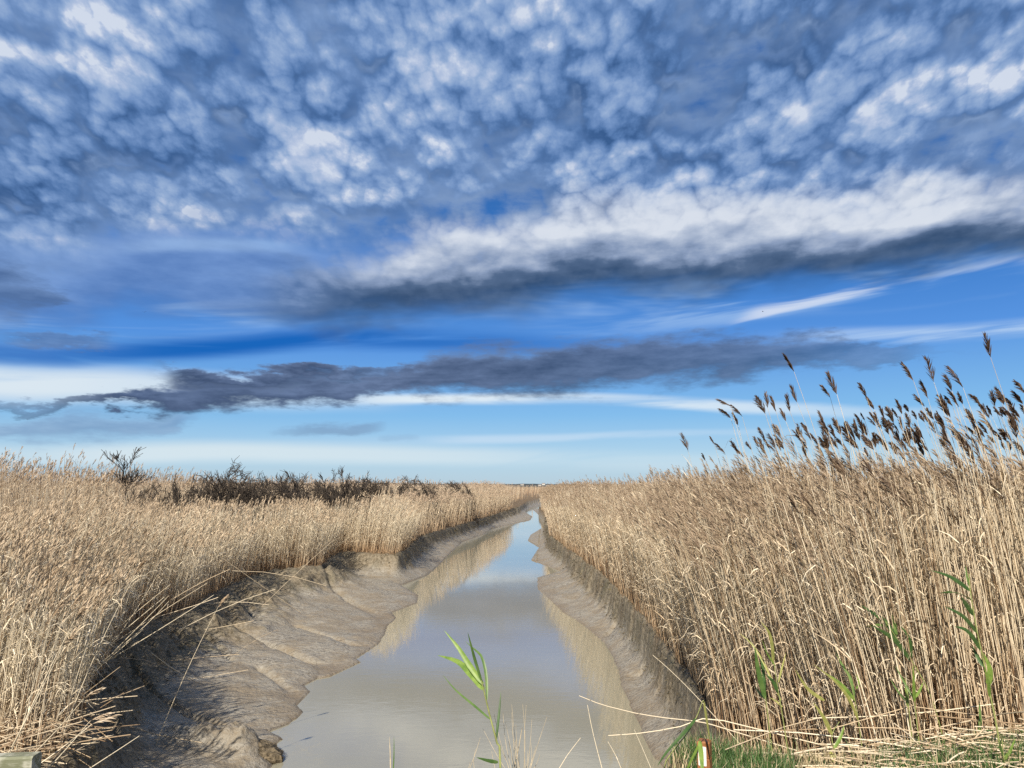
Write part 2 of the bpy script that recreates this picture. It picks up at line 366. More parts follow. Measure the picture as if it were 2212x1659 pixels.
def land(x, y, parts=False):
    dw = seg_dist(x, y, shoreL); dw = np.minimum(dw, seg_dist(x, y, shoreR))
    dbl = np.minimum(seg_dist(x, y, bankL), seg_dist(x, y, bankR))
    wet = inside(x, y, water_poly); ch = inside(x, y, chan_poly) | wet
    n1 = fbm(x * 1.1, y * 1.1, 4); n2 = fbm(x * 6, y * 6, 4, .6); n3 = fbm(x * 2.4 + 50, y * 2.4, 3)
    t = dw / (dw + dbl + 1e-6)
    left = x < (-.35 + .045 * y)
    prR = .20 * t + .10 * ss(t + n3 * .25, .55, .86) + .45 * ss(t + n1 * .2 + n2 * .12, .80, .99)
    prof = .30 * np.power(np.clip(t, 0, 1), .75) + .18 * ss(t + n3 * .25, .50, .86) + .27 * ss(t + n1 * .25 + n2 * .12, .74, .97)
    prof = np.where(left, prof, prR)
    fade = ss(dw, 0, .25)
    far = 1 - ss(y, 30, 60)
    mud = WZ + .012 + prof + fade * (n1 * .12 + n2 * .034 + np.abs(n2) * n3 * .55 * ss(t, .55, .8) + n2 * .12 * ss(t, .62, .85))
    ripple = fbm(x * 5 + y * 1.2, y * 18 - x * 6, 3) * .013
    mud = mud + ripple * fade
    cx_, cy_ = on_z(500, 1640, WZ)[:2]
    mud = mud + fade * .20 * np.exp(-((x - cx_) / .75) ** 2 - ((y - cy_) / .26) ** 2) * (1 + n2 * 1.5)
    for pts, dep, wdt in gullies:
        gd = seg_dist(x, y, W(pts, -1.0)) + n2 * .05
        mud = mud - dep * 1.5 * fade * (np.exp(-(gd / (wdt * .6)) ** 2) + .35 * np.exp(-(gd / (wdt * 2.6)) ** 2)) * (1 + n2)
    mud = np.where(wet, WZ - .02 - .35 * np.minimum(dw, 1.0), np.maximum(mud, WZ + .006 + .04 * np.minimum(dw, .3)))
    top = BZ + .06 * ss(dbl, 0, 2) + n1 * .14 + n2 * .03
    z = np.where(ch, mud, top)
    dy = -(y - dyke_edge(x)) * .75 + n1 * .10 + n2 * .02
    flat = n1 * .05 + n2 * .012
    dyk = np.minimum(dy, flat)
    isd = (dyk > z) & (y < 9)
    z = np.where(isd, dyk, z)
    if not parts: return z
    scarp = ss(t + n3 * .3 + n2 * .3 - .08 * (~left), .60, .80) * ch * (~wet)
    return z, ch & ~isd, scarp, isd, dbl, wet
def axis(fine0, fine1, st, grow, lo, hi):
    a = list(np.arange(fine0, fine1, st)); s = st; v = a[-1]
    while v < hi: s *= grow; v += s; a.append(v)
    s = st; v = a[0]; b = []
    while v > lo: s *= grow; v -= s; b.append(v)
    return np.array(b[::-1] + a)
gx = axis(-5.0, 3.6, .032, 1.09, -4500, 4500)
gy = np.concatenate([axis(4.5, 15, .032, 1.0075, 4.5, 60), ])
s_ = gy[-1] - gy[-2]; ext = []; v_ = gy[-1]
while v_ < 4500: s_ *= 1.07; v_ += s_; ext.append(v_)
pre = []; s_ = .032; v_ = 4.5
while v_ > -300: s_ *= 1.12; v_ -= s_; pre.append(v_)
gy = np.concatenate([pre[::-1], gy, ext])
GX, GY = np.meshgrid(gx, gy)
px_f, py_f = GX.ravel(), GY.ravel()
near = (np.abs(px_f) < 60) & (py_f < 200) & (py_f > -5)
Z = np.full(px_f.shape, BZ); zone = np.zeros((len(px_f), 4)); zone[:, 3] = 1
z_, ch_, sc_, isd_, dbl_, wet_ = land(px_f[near], py_f[near], True)
Z[near] = z_
Z[~near] = np.where(py_f[~near] < 5, 0.0, BZ + .1 * fbm(px_f[~near] * .05, py_f[~near] * .05, 2))
zone[near, 0] = ch_; zone[near, 1] = isd_; zone[near, 2] = sc_
zone[~near & (py_f < 4), 1] = 1
# soften the mud mask near the reed edge
nx, ny = len(gx), len(gy)
ii = np.arange(nx * ny).reshape(ny, nx)
Qg = np.stack([ii[:-1, :-1].ravel(), ii[:-1, 1:].ravel(), ii[1:, 1:].ravel(), ii[1:, :-1].ravel()], 1)

m_ground, b = new_mat('marsh ground')
col, _ = attr('tone'); mr, mg, mb = sep(col)
oc = coord()
nb = noise(oc, 1.6, 5, .6); nf = noise(oc, 16, 5, .65); nvf = noise(oc, 70, 3, .6)
ox, oy, oz = sep(oc)
lam = noise(vec(ox * 5.0 + oy * 1.0, oy * 22.0 - ox * 6.0, oz * 40.0), 1.0, 4, .6)
wetband = sstep(oz + nf * .05, WZ - .02, WZ + .10, 1.0, 0.0)
mudc = mix(sstep(nb + (nf - .5) * .5, .36, .64), (.27, .225, .165, 1), (.37, .345, .295, 1))
mudc = mix(sstep(lam, .50, .72) * .45, mudc, (.42, .40, .36, 1))
mudc = mix(sstep(nvf, .64, .80) * .30, mudc, (.09, .066, .044, 1))
crk = noise(vec(ox * 3.2, oy * 7.5, oz * 9.0), 1.0, 5, .65, .8)
mudc = mix(sstep(xabs(crk - .5), .006, .028, 1.0, 0.0) * sstep(nb, .42, .60) * .65, mudc, (.10, .075, .05, 1))
mudc = mix(sstep(nf + (nb - .5) * .8, .60, .70) * .6, mudc, (.11, .085, .058, 1))
mudc = mix(wetband * .75, mudc, (.20, .15, .10, 1))
rooty = mix(sstep(nf, .40, .60), (.085, .068, .040, 1), (.250, .205, .140, 1))
rooty = mix(sstep(nvf + (nb - .5), .55, .70) * .5, rooty, (.085, .088, .03, 1))
mudc = mix(mb * .72, mudc, rooty)
litter = mix(sstep(nf, .35, .65), (.09, .06, .035, 1), (.26, .19, .115, 1))
litter = mix(sstep(oy, 60.0, 300.0), litter, mix(nb, (.28, .19, .11, 1), (.38, .27, .17, 1)))
grassc = mix(sstep(nf, .35, .65), (.045, .05, .02, 1), (.12, .10, .055, 1))
gc = mix(mr, mix(mg, litter, grassc), mudc)
link(gc, b.inputs['Base Color'])
rg = mix(mr, (.9, .9, .9, 1), mix(clamp(mb + sstep(nf, .35, .7) * .6), (.48, .48, .48, 1), (.78, .78, .78, 1)))
link(rg, b.inputs['Roughness']); b.inputs['Specular IOR Level'].default_value = .25
bump(nf * .75 + nvf * .08 + lam * .28, .75, .06, b)
ground = mesh_np('ground', np.stack([px_f, py_f, Z], 1), Qg, m_ground, zone)
tag(ground, kind='structure')

# water
m_water, b = new_mat('creek water')
oc = coord(); ox, oy, oz = sep(oc)
wn = noise(oc, .6, 3, .5)
link(mix(wn, (.31, .295, .22, 1), (.37, .35, .27, 1)), b.inputs['Base Color'])
b.inputs['Roughness'].default_value = .025; b.inputs['IOR'].default_value = 1.8; b.inputs['Specular IOR Level'].default_value = .5
rp = noise(vec(ox * 3.0, oy * 7.0), 1.0, 3, .5) * .7 + noise(vec(ox * 11.0, oy * 26.0), 1.0, 2, .5) * .3
bump(rp * (noise(oc, .25, 2, .5) * 1.4), .12, .012, b)
wx = np.linspace(-14, 34, 13); wy = np.array([-2, 3, 6, 10, 20, 40, 60, 90, 130, 170.])
WX, WY = np.meshgrid(wx, wy); ii = np.arange(WX.size).reshape(WX.shape)
water = mesh_np('water', np.stack([WX.ravel(), WY.ravel(), np.full(WX.size, WZ)], 1),
                np.stack([ii[:-1, :-1].ravel(), ii[:-1, 1:].ravel(), ii[1:, 1:].ravel(), ii[1:, :-1].ravel()], 1), m_water)
tag(water, kind='structure')
def gz(x, y):
    return land(np.atleast_1d(np.array(x, float)), np.atleast_1d(np.array(y, float)))
# ---------------------------------------------------------------- reeds
def nrm(a): return a / (np.linalg.norm(a, axis=-1, keepdims=True) + 1e-9)
UP = np.array([0, 0, 1.0])
class Buf:
    def __init__(s): s.v = []; s.q = []; s.c = []; s.n = 0
    def add(s, V, Q, C):
        s.v.append(V.reshape(-1, 3)); s.q.append(Q.reshape(-1, 4) + s.n); s.c.append(C.reshape(-1, 4)); s.n += V.reshape(-1, 3).shape[0]
    def build(s, name, mat, parent=None):
        return mesh_np(name, np.concatenate(s.v), np.concatenate(s.q), mat, np.concatenate(s.c), parent=parent)
def tubes(buf, P, R, C, sides=3):          # P (N,K,3) centre lines, R (N,K) radii, C (N,4) or (N,K,4)
    N, K, _ = P.shape
    T = nrm(np.gradient(P, axis=1)); A = nrm(np.cross(T, np.array([.31, .93, .17]))); B = np.cross(T, A)
    ph = np.arange(sides) * 2 * math.pi / sides
    V = P[:, :, None, :] + R[:, :, None, None] * (A[:, :, None, :] * np.cos(ph)[:, None] + B[:, :, None, :] * np.sin(ph)[:, None])
    idx = np.arange(N * K * sides).reshape(N, K, sides); nx_ = np.roll(idx, -1, axis=2)
    Q = np.stack([idx[:, :-1], nx_[:, :-1], nx_[:, 1:], idx[:, 1:]], -1)
    if C.ndim == 2: C = np.repeat(C[:, None, :], K, 1)
    buf.add(V, Q, np.repeat(C[:, :, None, :], sides, 2))
def ribbons(buf, P, Wd, S, C):             # P (N,K,3), Wd (N,K) half widths, S (N,3) or (N,K,3) side vectors
    N, K, _ = P.shape
    if S.ndim == 2: S = np.repeat(S[:, None, :], K, 1)
    V = np.stack([P - S * Wd[..., None], P + S * Wd[..., None]], 2)
    idx = np.arange(N * K * 2).reshape(N, K, 2)
    Q = np.stack([idx[:, :-1, 0], idx[:, :-1, 1], idx[:, 1:, 1], idx[:, 1:, 0]], -1)
    if C.ndim == 2: C = np.repeat(C[:, None, :], K, 1)
    buf.add(V, Q, np.repeat(C[:, :, None, :], 2, 2))
def stem_pts(base, top, bend, K):
    t = np.linspace(0, 1, K)[None, :, None]
    return base[:, None] + top[:, None] * t + bend[:, None] * (t * t - t)
def stem_at(base, top, bend, t):
    t = t[:, None]; return base + top * t + bend * (t * t - t)
def rcol(N, a, b, alpha=0.0, jit=.12):
    t = rng.random((N, 1)); c = np.array(a) * (1 - t) + np.array(b) * t
    c = c * (1 + jit * (rng.random((N, 1)) * 2 - 1))
    return np.concatenate([c, np.full((N, 1), alpha)], 1)
def add_leaves(buf, base, top, bend, n, wind, col, Lr=(.14, .32), wr=(.003, .006), t0=.2, t1=.98, K=4):
    N = len(base)
    for _ in range(n):
        t = rng.uniform(t0, t1, N); p = stem_at(base, top, bend, t)
        a = rng.uniform(0, 2 * math.pi, N)
        d = nrm(np.stack([np.cos(a), np.sin(a), np.zeros(N)], 1) * .7 + wind * 1.0)
        L = rng.uniform(*Lr, N)[:, None]; dr = rng.uniform(-.3, 1.3, (N, 1))
        s = np.linspace(0, 1, K)[None, :, None]
        P = p[:, None] + L[:, None] * (d[:, None] * (s * .75) + UP * (s * .75 - s * s * (.35 + .75 * dr[:, None])))
        S = nrm(np.cross(d, UP) + rng.normal(0, .45, (N, 3)))
        w = rng.uniform(*wr, N)[:, None] * np.interp(np.linspace(0, 1, K), [0, .3, 1], [.7, 1, .05])[None]
        ribbons(buf, P, w, S, col(N))
def add_plumes(buf, p0, tan, wind, L, nb, col, wid=.0035, fat=.34):
    N = len(p0); L = L[:, None]
    flag = wind[None] + rng.normal(0, .12, (N, 3))
    ax = lambda s: p0 + L * (tan * s + flag * s * s * .30)
    for i in range(nb):
        s0 = (i + rng.random((N, 1))) / nb * .80
        a = rng.uniform(0, 2 * math.pi, N)
        rad = np.stack([np.cos(a), np.sin(a), np.zeros(N)], 1)
        d = nrm(tan * .85 + rad * fat + flag * (.30 + .45 * s0))
        bl = L * (.50 * (1 - s0) + .14) * rng.uniform(.65, 1.15, (N, 1)) * np.minimum(1, .55 + s0 * 3.5)
        q0 = ax(s0); q1 = q0 + d * bl * .5; q2 = q0 + (d * .9 + flag * .22 - UP * .05) * bl
        P = np.stack([q0, q1, q2], 1)
        S = nrm(np.cross(d, rng.normal(0, 1, (N, 3))))
        w = np.array([.55, 1.0, .15])[None] * wid * rng.uniform(.7, 1.35, (N, 1))
        ribbons(buf, P, w, S, col(N))
m_reed, b = new_mat('dry reed')
cc, al = attr('tone')
stripe = X._m('FRACT', al * 5.2)                         # a dark ring at every joint of the stem
ring = sstep(stripe, .0, .045, 1.0, 0.0) * sstep(al, .001, .01)
link(mix(ring * .8, cc, (.05, .032, .02, 1)), b.inputs['Base Color'])
b.inputs['Roughness'].default_value = .50; b.inputs['Specular IOR Level'].default_value = .35

WR = np.array([-.75, .10, .05]); WL = np.array([.35, .10, .05])
CREAM = (.78, .66, .48); TAN = (.61, .47, .31); BROWN = (.26, .17, .10); ROSY = (.65, .51, .36); PALE = (.86, .76, .58)
def with_len(c, K, H):
    C = np.repeat(c[:, None, :], K, 1); C[:, :, 3] = np.linspace(0, 1, K)[None] * H[:, None] + .02 + (np.arange(len(H)) % 17)[:, None] * .011; return C

def bed(buf, x, y, H, wind, lean, r, K, nleaf, nb, side, base_dark=.0, plume_w=.0035, pl=(.15, .25), leafw=(.003, .006), cols=(CREAM, TAN), plc=((.13, .09, .06), (.22, .155, .105)), sides=3, plume_frac=1.0):
    N = len(x)
    if N == 0: return
    base = np.stack([x, y, gz(x, y) - .03], 1)
    top = np.stack([lean[:, 0], lean[:, 1], np.ones(N)], 1) * H[:, None]
    bend = np.stack([lean[:, 0], lean[:, 1], np.zeros(N)], 1) * H[:, None] * .45 + rng.normal(0, .05, (N, 3)) * H[:, None] * [1, 1, 0]
    P = stem_pts(base, top, bend, K)
    R = r[:, None] * np.linspace(1, .45, K)[None]
    c = rcol(N, *cols)
    brown = rng.random(N) < .19
    c[brown, :3] = rcol(brown.sum(), BROWN, (.42, .30, .19))[:, :3]
    C = with_len(c, K, H)
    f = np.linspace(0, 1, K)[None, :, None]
    C[:, :, :3] *= (1 - base_dark * (1 - np.clip(f * 2.2, 0, 1)) * np.array([.25, .45, .6]))  # brown sheaths at the foot, deepened to paint in shade inside the bed
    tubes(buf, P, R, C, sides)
    lc = lambda n: rcol(n, cols[1], cols[0]) * np.array([1, 1, 1, 0])
    add_leaves(buf, base, top, bend, nleaf, wind, lc, wr=leafw)
    m = rng.random(N) < plume_frac
    if nb and m.any():
        tan = nrm(top + bend)[m]
        add_plumes(buf, (base + top)[m], tan, wind, rng.uniform(*pl, m.sum()), nb, lambda n: rcol(n, *plc), wid=plume_w)

def sample(n, x0, x1, y0, y1):
    x = rng.uniform(x0, x1, n); y = rng.uniform(y0, y1, n)
    ch = inside(x, y, chan_poly) | inside(x, y, water_poly)
    dl = seg_dist(x, y, bankL); dr = seg_dist(x, y, bankR)
    left = dl < dr
    ok = ~ch & (y > dyke_edge(x) + .25)
    vis = np.abs(x) < y * .80 + 2.5
    ok &= vis & (~left | (y > 5.75))
    return x[ok], y[ok], np.minimum(dl, dr)[ok], left[ok]
SHRUBS = []                                      # filled from the photograph: centre, radius, height
for (u, v_top, wpx, yy_) in [(560, 995, 150, 24.0), (425, 1008, 105, 21.5), (665, 1012, 90, 27.0), (735, 1006, 62, 30.0), (795, 1016, 80, 33.0), (880, 1024, 95, 38.0), (965, 1033, 70, 46.0), (345, 1014, 70, 20.0), (500, 1018, 80, 23.0)]:
    p_ = at(u, v_top, yy_); SHRUBS.append((p_[0], p_[1], wpx / F * yy_ * .95, p_[2] - BZ))
def shrub_gap(x, y):
    g_ = np.zeros(x.shape, bool)
    for sx, sy, sr, sh in SHRUBS:
        g_ |= (np.hypot((x - sx) / (sr * 1.0), (y - (sy - .5)) / (sr * .8 + .3)) < 1) & (rng.random(x.shape) < .95)
    return g_
reedbuf = Buf()
def field(n, x0, x1, y0, y1, dmin, dmax, r, K, nleaf, nb, pw, pl, leafw, hscale=1.0):
    x, y, d, left = sample(n, x0, x1, y0, y1)
    k = (d >= dmin) & (d < dmax); x, y, d, left = x[k], y[k], d[k], left[k]
    clump = fbm(x * .9, y * .9, 3) * .5 + fbm(x * .25 + 9, y * .25, 2) * .5
    dens = rng.random(len(x)) < np.clip(.85 + clump * np.where(left, 3.4, 2.2), .08, 1) * np.where(left & (y < 26), 1 - .6 * np.exp(-((d - 4.4 - clump * 3) / .5) ** 2), 1)
    shad = shrub_gap(x, y) & (d > 1.3)
    dens &= ~shad
    x, y, d, left, clump = x[dens], y[dens], d[dens], left[dens], clump[dens]
    for sd_ in (True, False):
        m = left == sd_
        if not m.any(): continue
        xx, yy, dd, cl = x[m], y[m], d[m], clump[m]
        N = len(xx)
        if sd_:
            front = 1 - ss(dd, 2.2, 4.6) * (1 - ss(yy, 24, 45))
            farf = ss(yy, 18, 34)
            H = (1.50 + .12 * ss(yy, 8, 14)) * front + (2.18 + .22 * (1 - ss(yy, 14, 26))) * (1 - front)
            H = H * (1 - farf) + (1.98 + .10 * rng.random(N)) * farf
            H *= .62 + .38 * ss(dd, 0, 1.1)
        else:
            H = 1.90 - .04 * ss(yy, 12, 30) + .12 * rng.random(N)
            H *= .74 + .26 * ss(dd, 0, 1.2)
        if sd_:
            lowm = np.zeros(N)
            for sx, sy, sr, sh in SHRUBS:
                lowm = np.maximum(lowm, (1 - ss(np.abs(xx - sx * yy / sy), sr * .75, sr * 1.15)) * ss(yy, sy - 7.5, sy - 5.5) * (yy < sy))
            H = H * (1 - lowm) + np.minimum(H, 1.42) * lowm
        H = H * (1 + cl * (.42 if sd_ else .30) + rng.normal(0, .065, N)) * hscale
        wind = WL if sd_ else WR
        lean = rng.normal(0, .045, (N, 2))
        lean[:, 0] += (.07 if sd_ else -.085) + (.35 if sd_ else .14) * fbm(xx * .8 + 40, yy * .8, 3)
        lean[:, 1] += .30 * fbm(xx * .8 + 80, yy * .8, 3)
        edge = np.exp(-dd / .5) * (.12 if sd_ else .10)
        lean[:, 0] += edge * (1 if sd_ else -1)
        if sd_:
            cols = (PALE, CREAM); wfront = front * (1 - farf)
        else: cols = (PALE, TAN)
        u = (yy > 16)
        far = yy > 30
        rr = r * (rng.uniform(.75, 1.25, N))
        if sd_:
            for sel, cc_ in ((front > .5, (PALE, CREAM)), (front <= .5, (CREAM, ROSY))):
                sel = sel & ~far
                plc = ((.42, .32, .22), (.62, .50, .36)) if cc_[0] is PALE else ((.33, .24, .16), (.50, .38, .27))
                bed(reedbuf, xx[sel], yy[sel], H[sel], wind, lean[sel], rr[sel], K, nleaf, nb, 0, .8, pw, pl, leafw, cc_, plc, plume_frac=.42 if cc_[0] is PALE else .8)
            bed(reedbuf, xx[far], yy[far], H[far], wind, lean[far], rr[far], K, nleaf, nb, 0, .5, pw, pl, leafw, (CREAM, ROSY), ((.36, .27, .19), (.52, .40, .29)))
        else:
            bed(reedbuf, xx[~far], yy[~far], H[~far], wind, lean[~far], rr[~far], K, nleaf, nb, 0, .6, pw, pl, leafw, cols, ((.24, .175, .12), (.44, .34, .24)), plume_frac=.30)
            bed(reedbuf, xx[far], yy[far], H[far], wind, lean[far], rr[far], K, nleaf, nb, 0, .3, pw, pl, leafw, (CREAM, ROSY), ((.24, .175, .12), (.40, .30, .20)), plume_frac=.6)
# near wall on the right, dense
field(4600, 1.5, 8.0, 4.6, 8.6, 0, 9, .0048, 6, 3, 16, .0036, (.15, .24), (.003, .006))
# edges along both banks
field(50000, -9, 9, 4.6, 14, 0, 1.3, .0044, 5, 4, 12, .004, (.14, .22), (.003, .006))
field(44000, -9, 7, 14, 30, 0, 1.5, .0055, 4, 3, 7, .006, (.15, .23), (.004, .007))
field(26000, -6, 12, 30, 70, 0, 2.2, .009, 3, 2, 4, .011, (.16, .25), (.007, .011))
# interior
field(14000, -13, 11, 4.6, 13, 1.2, 40, .0044, 5, 4, 14, .004, (.15, .24), (.003, .006))
field(26000, -24, 22, 13, 26, 1.3, 60, .0055, 4, 3, 9, .0055, (.16, .25), (.004, .007))
field(24000, -45, 45, 26, 52, 1.5, 90, .010, 3, 2, 5, .010, (.17, .27), (.007, .011))
field(20000, -105, 105, 52, 125, 1.5, 200, .020, 3, 2, 3, .020, (.18, .30), (.014, .022))
field(12000, -270, 270, 125, 330, 1.5, 600, .05, 2, 1, 3, .045, (.2, .35), (.03, .05), .98)
# ---------------------------------------------------------------- single reeds that stand out
def pick(y):                                     # one reed colour set
    return rcol(1, CREAM, TAN)
def one_mesh(name, fn, mat, parent):
    b_ = Buf(); fn(b_); return b_.build(name, mat, parent)
def single_reed(base, tip, plume_tip, r, label, group, plc=((.085, .055, .04), (.17, .115, .08)), nb=44, fat=.30, nleaf=2, bendk=.35, cat='reed', name='reed', stemc=(CREAM, TAN), wid=.0032):
    base = np.array(base, float); tip = np.array(tip, float)
    root = empty(name, base); tag(root, label, cat, group)
    top = (tip - base)[None]; bend = top * np.array([1, 1, 0]) * bendk + rng.normal(0, .03, (1, 3)) * [1, 1, 0]
    z0 = np.zeros((1, 3)); H = float(np.linalg.norm(top))
    K = 9
    def st(b_):
        c = rcol(1, *stemc); C = with_len(c, K, np.array([H]))
        C[:, :, 3] += rng.random() * .18
        tubes(b_, stem_pts(z0, top, bend, K), (r * np.linspace(1, .38, K))[None], C, 5)
    one_mesh('stem', st, m_reed, root)
    wind = WR if group and 'right' in group else WL
    if plume_tip is not None:
        ax = np.array(plume_tip, float) - tip; L = float(np.linalg.norm(ax)); ax = ax / L
        tan = nrm(top + bend)
        wnd = (ax - tan[0]) * .9 + wind * .25
        tan = nrm(tan * .35 + ax[None] * .65)
        one_mesh('plume', lambda b_: add_plumes(b_, top, tan, wnd, np.array([L]), nb, lambda n: rcol(n, *plc), wid=wid, fat=fat), m_reed, root)
    for _ in range(nleaf):
        one_mesh('leaf', lambda b_: add_leaves(b_, z0, top, bend, 1, wind, lambda n: rcol(n, TAN, CREAM) * np.array([1, 1, 1, 0]), (.16, .34), (.003, .006), .3, .93), m_reed, root)
    return root
def zoom5(x, y): return 1426 + x * .3551, 658.3 + y * .3551
GR = 'plumed reeds over the right bank reed bed'
SK = [  # plume tip, plume base (zoomed pixels), distance, fatness, label
 ((1972,165),(2010,320),7.2,.30,'tallest reed of all, dark plume high above the rest near the right edge'),
 ((733,300),(815,408),7.4,.20,'tall reed with a thin broken plume, highest in the left half of the plumed reeds'),
 ((1010,395),(1075,545),7.3,.34,'tall reed with a full double plume, standing beside a smaller one over pale blue sky'),
 ((985,475),(1035,565),7.5,.32,'shorter reed whose plume hangs just left of the full double plume'),
 ((1205,465),(1258,570),7.1,.30,'reed with a narrow plume in the clear sky gap, upper of two in line'),
 ((1265,550),(1303,638),7.15,.30,'lone reed in the clear sky gap whose plume sits under a narrower one'),
 ((795,470),(833,595),7.4,.28,'upright narrow dark plume just below the thin broken highest one'),
 ((1483,335),(1540,460),7.0,.30,'tall reed with slim plume, first of three high ones left of the tallest reed'),
 ((1610,305),(1665,470),6.9,.46,'tall reed with a big loose ragged brown plume bowed to the left'),
 ((1757,360),(1843,505),6.8,.34,'tall reed with long dense plume pointing up left, beside the squat plume'),
 ((1722,408),(1775,525),6.8,.38,'reed with a squat dense plume just left of the long one'),
 ((575,540),(640,665),7.5,.46,'reed with the fattest brown plume, in a trio left of the thin highest reed'),
 ((650,520),(655,630),7.5,.30,'reed with an upright greyish plume in the middle of the trio'),
 ((668,545),(705,650),7.5,.26,'reed with a narrow dark plume at the right of the trio'),
 ((765,535),(790,650),7.6,.34,None), ((740,620),(765,710),7.7,.32,None),
 ((350,573),(430,620),8.2,.36,'reed bowed far over with its plume blown flat, topmost at the left end'),
 ((430,600),(500,682),8.2,.32,'leaning reed whose plume follows close behind the flat blown one'),
 ((345,632),(430,690),8.4,.38,None), ((435,655),(475,735),8.4,.34,None),
 ((130,770),(172,895),10.3,.36,'solitary dark plumed reed standing apart at the far left of the tall reeds'),
 ((305,795),(330,850),9.6,.26,None), ((335,830),(400,915),9.4,.34,None), ((590,735),(638,825),7.9,.30,None), ((970,630),(995,725),7.6,.28,None),
 ((1030,715),(1065,820),7.5,.28,None), ((1105,710),(1143,790),7.5,.28,None), ((1175,660),(1235,745),7.3,.32,None), ((1225,655),(1245,705),7.3,.2,None),
 ((975,740),(1030,810),7.7,.34,None), ((1030,800),(1085,880),7.7,.34,None), ((1290,790),(1310,870),7.3,.34,None), ((1432,570),(1470,665),7.1,.34,None),
 ((1405,630),(1450,695),7.1,.28,None), ((1575,450),(1630,570),7.0,.22,None), ((1550,540),(1610,620),7.0,.36,None), ((1610,620),(1665,700),7.0,.38,None),
 ((1705,530),(1750,670),6.9,.44,'reed with a large dark shaggy plume in the densest cluster, under the squat plume'), ((1750,545),(1780,620),6.9,.34,None), ((1800,530),(1840,605),6.8,.36,None), ((1908,550),(1957,635),6.8,.28,None),
 ((1675,645),(1730,735),6.9,.32,None), ((1505,650),(1520,745),7.1,.36,None), ((1470,670),(1475,770),7.2,.3,None), ((1860,650),(1925,725),6.8,.34,None),
 ((2160,450),(2225,545),6.4,.42,'reed with a coarse dark plume cut by the right edge of the picture'), ((2130,520),(2205,605),6.5,.40,'reed with a drooping plume just below the coarse one at the right edge'), ((2115,670),(2170,810),6.6,.36,None),
 ((1855,740),(1920,790),6.9,.34,None), ((1935,740),(1975,805),6.8,.30,None), ((2005,760),(2080,830),6.7,.36,None), ((2050,745),(2110,835),6.6,.38,None),
 ((1480,770),(1520,870),7.2,.34,None), ((1425,800),(1460,835),7.2,.26,None), ((1440,860),(1465,895),7.2,.26,None), ((1340,825),(1385,890),7.3,.30,None),
 ((1250,860),(1265,930),7.4,.26,None), ((860,850),(890,930),8.0,.34,None), ((960,850),(1000,930),7.8,.34,None), ((700,810),(735,890),8.0,.32,None), ((600,840),(640,910),8.4,.32,None),
 ((460,860),(510,930),8.8,.32,None), ((250,900),(275,950),10.0,.3,None), ((1190,690),(1200,770),7.4,.22,None)]
SHARED = 'tan reed with a dark brown plume, among the many crowded over the right bank'
nsk = 0
def put_sky_reed(t, b_, d, fat, lab):
    global nsk
    tip = at(*b_, d); pt = at(*t, d) + np.array([0, rng.uniform(-.05, .05), 0])
    hgt = tip[2] - BZ
    bx = tip[0] + hgt * rng.uniform(.15, .24); by = d + rng.uniform(-.2, .2)
    # keep the foot on the bed
    for _ in range(20):
        if not inside(np.array([bx]), np.array([by]), chan_poly)[0] and seg_dist(np.array([bx]), np.array([by]), bankR)[0] > .12: break
        bx += .08
    by = max(by, float(dyke_edge(np.array([bx]))[0]) + .3)
    base = np.array([bx, by, gz(bx, by)[0] - .03])
    single_reed(base, tip, pt, rng.uniform(.0038, .0050), lab or SHARED, GR, fat=fat, nb=int(38 + 30 * fat), nleaf=rng.integers(1, 4), bendk=rng.uniform(.25, .5), wid=rng.uniform(.0034, .0052))
    nsk += 1
for t, b_, d, fat, lab in SK:
    put_sky_reed(zoom5(*t), zoom5(*b_), d, fat, lab)
for i in range(122):                              # the fill between them, densest to the right
    u = 1560 + 660 * (rng.random() ** .62)
    top_v = np.interp(u, [1560, 1700, 1850, 1950, 2212], [975, 935, 925, 890, 865])
    v = rng.uniform(top_v, 985); d = rng.uniform(6.6, 8.6) if u > 1750 else rng.uniform(8, 10.5)
    L = rng.uniform(.10, .23) * F / d; a = rng.uniform(.25, .75)
    put_sky_reed((u - L * math.sin(a), v - L * math.cos(a)), (u, v), d, rng.uniform(.18, .50), None)
# front row stems of the right bank
GF = 'front row reeds of the right bank'
for i in range(72):
    x = 1.75 + 5.4 * rng.random(); y = float(dyke_edge(np.array([x]))[0]) + .30 + .6 * rng.random()
    if inside(np.array([x]), np.array([y]), chan_poly)[0] : x += .5
    z = gz(x, y)[0] - .03; h = rng.uniform(1.45, 1.98) - z * .6
    leanx = -rng.uniform(.05, .20) - (.10 if x < 2.6 else 0)
    base = np.array([x, y, z]); tip = base + np.array([leanx * h, rng.normal(0, .05) * h, h])
    pl = tip + np.array([-.10, 0, .17]) * rng.uniform(.8, 1.2) if rng.random() < .55 else None
    single_reed(base, tip, pl, rng.uniform(.0048, .0068), 'pale tan reed stem with dark joints in the front row behind the grass' , GF, nleaf=int(rng.integers(0, 3)), nb=30, bendk=rng.uniform(.1, .4), stemc=(PALE, TAN), plc=((.12, .08, .055), (.22, .15, .10)))
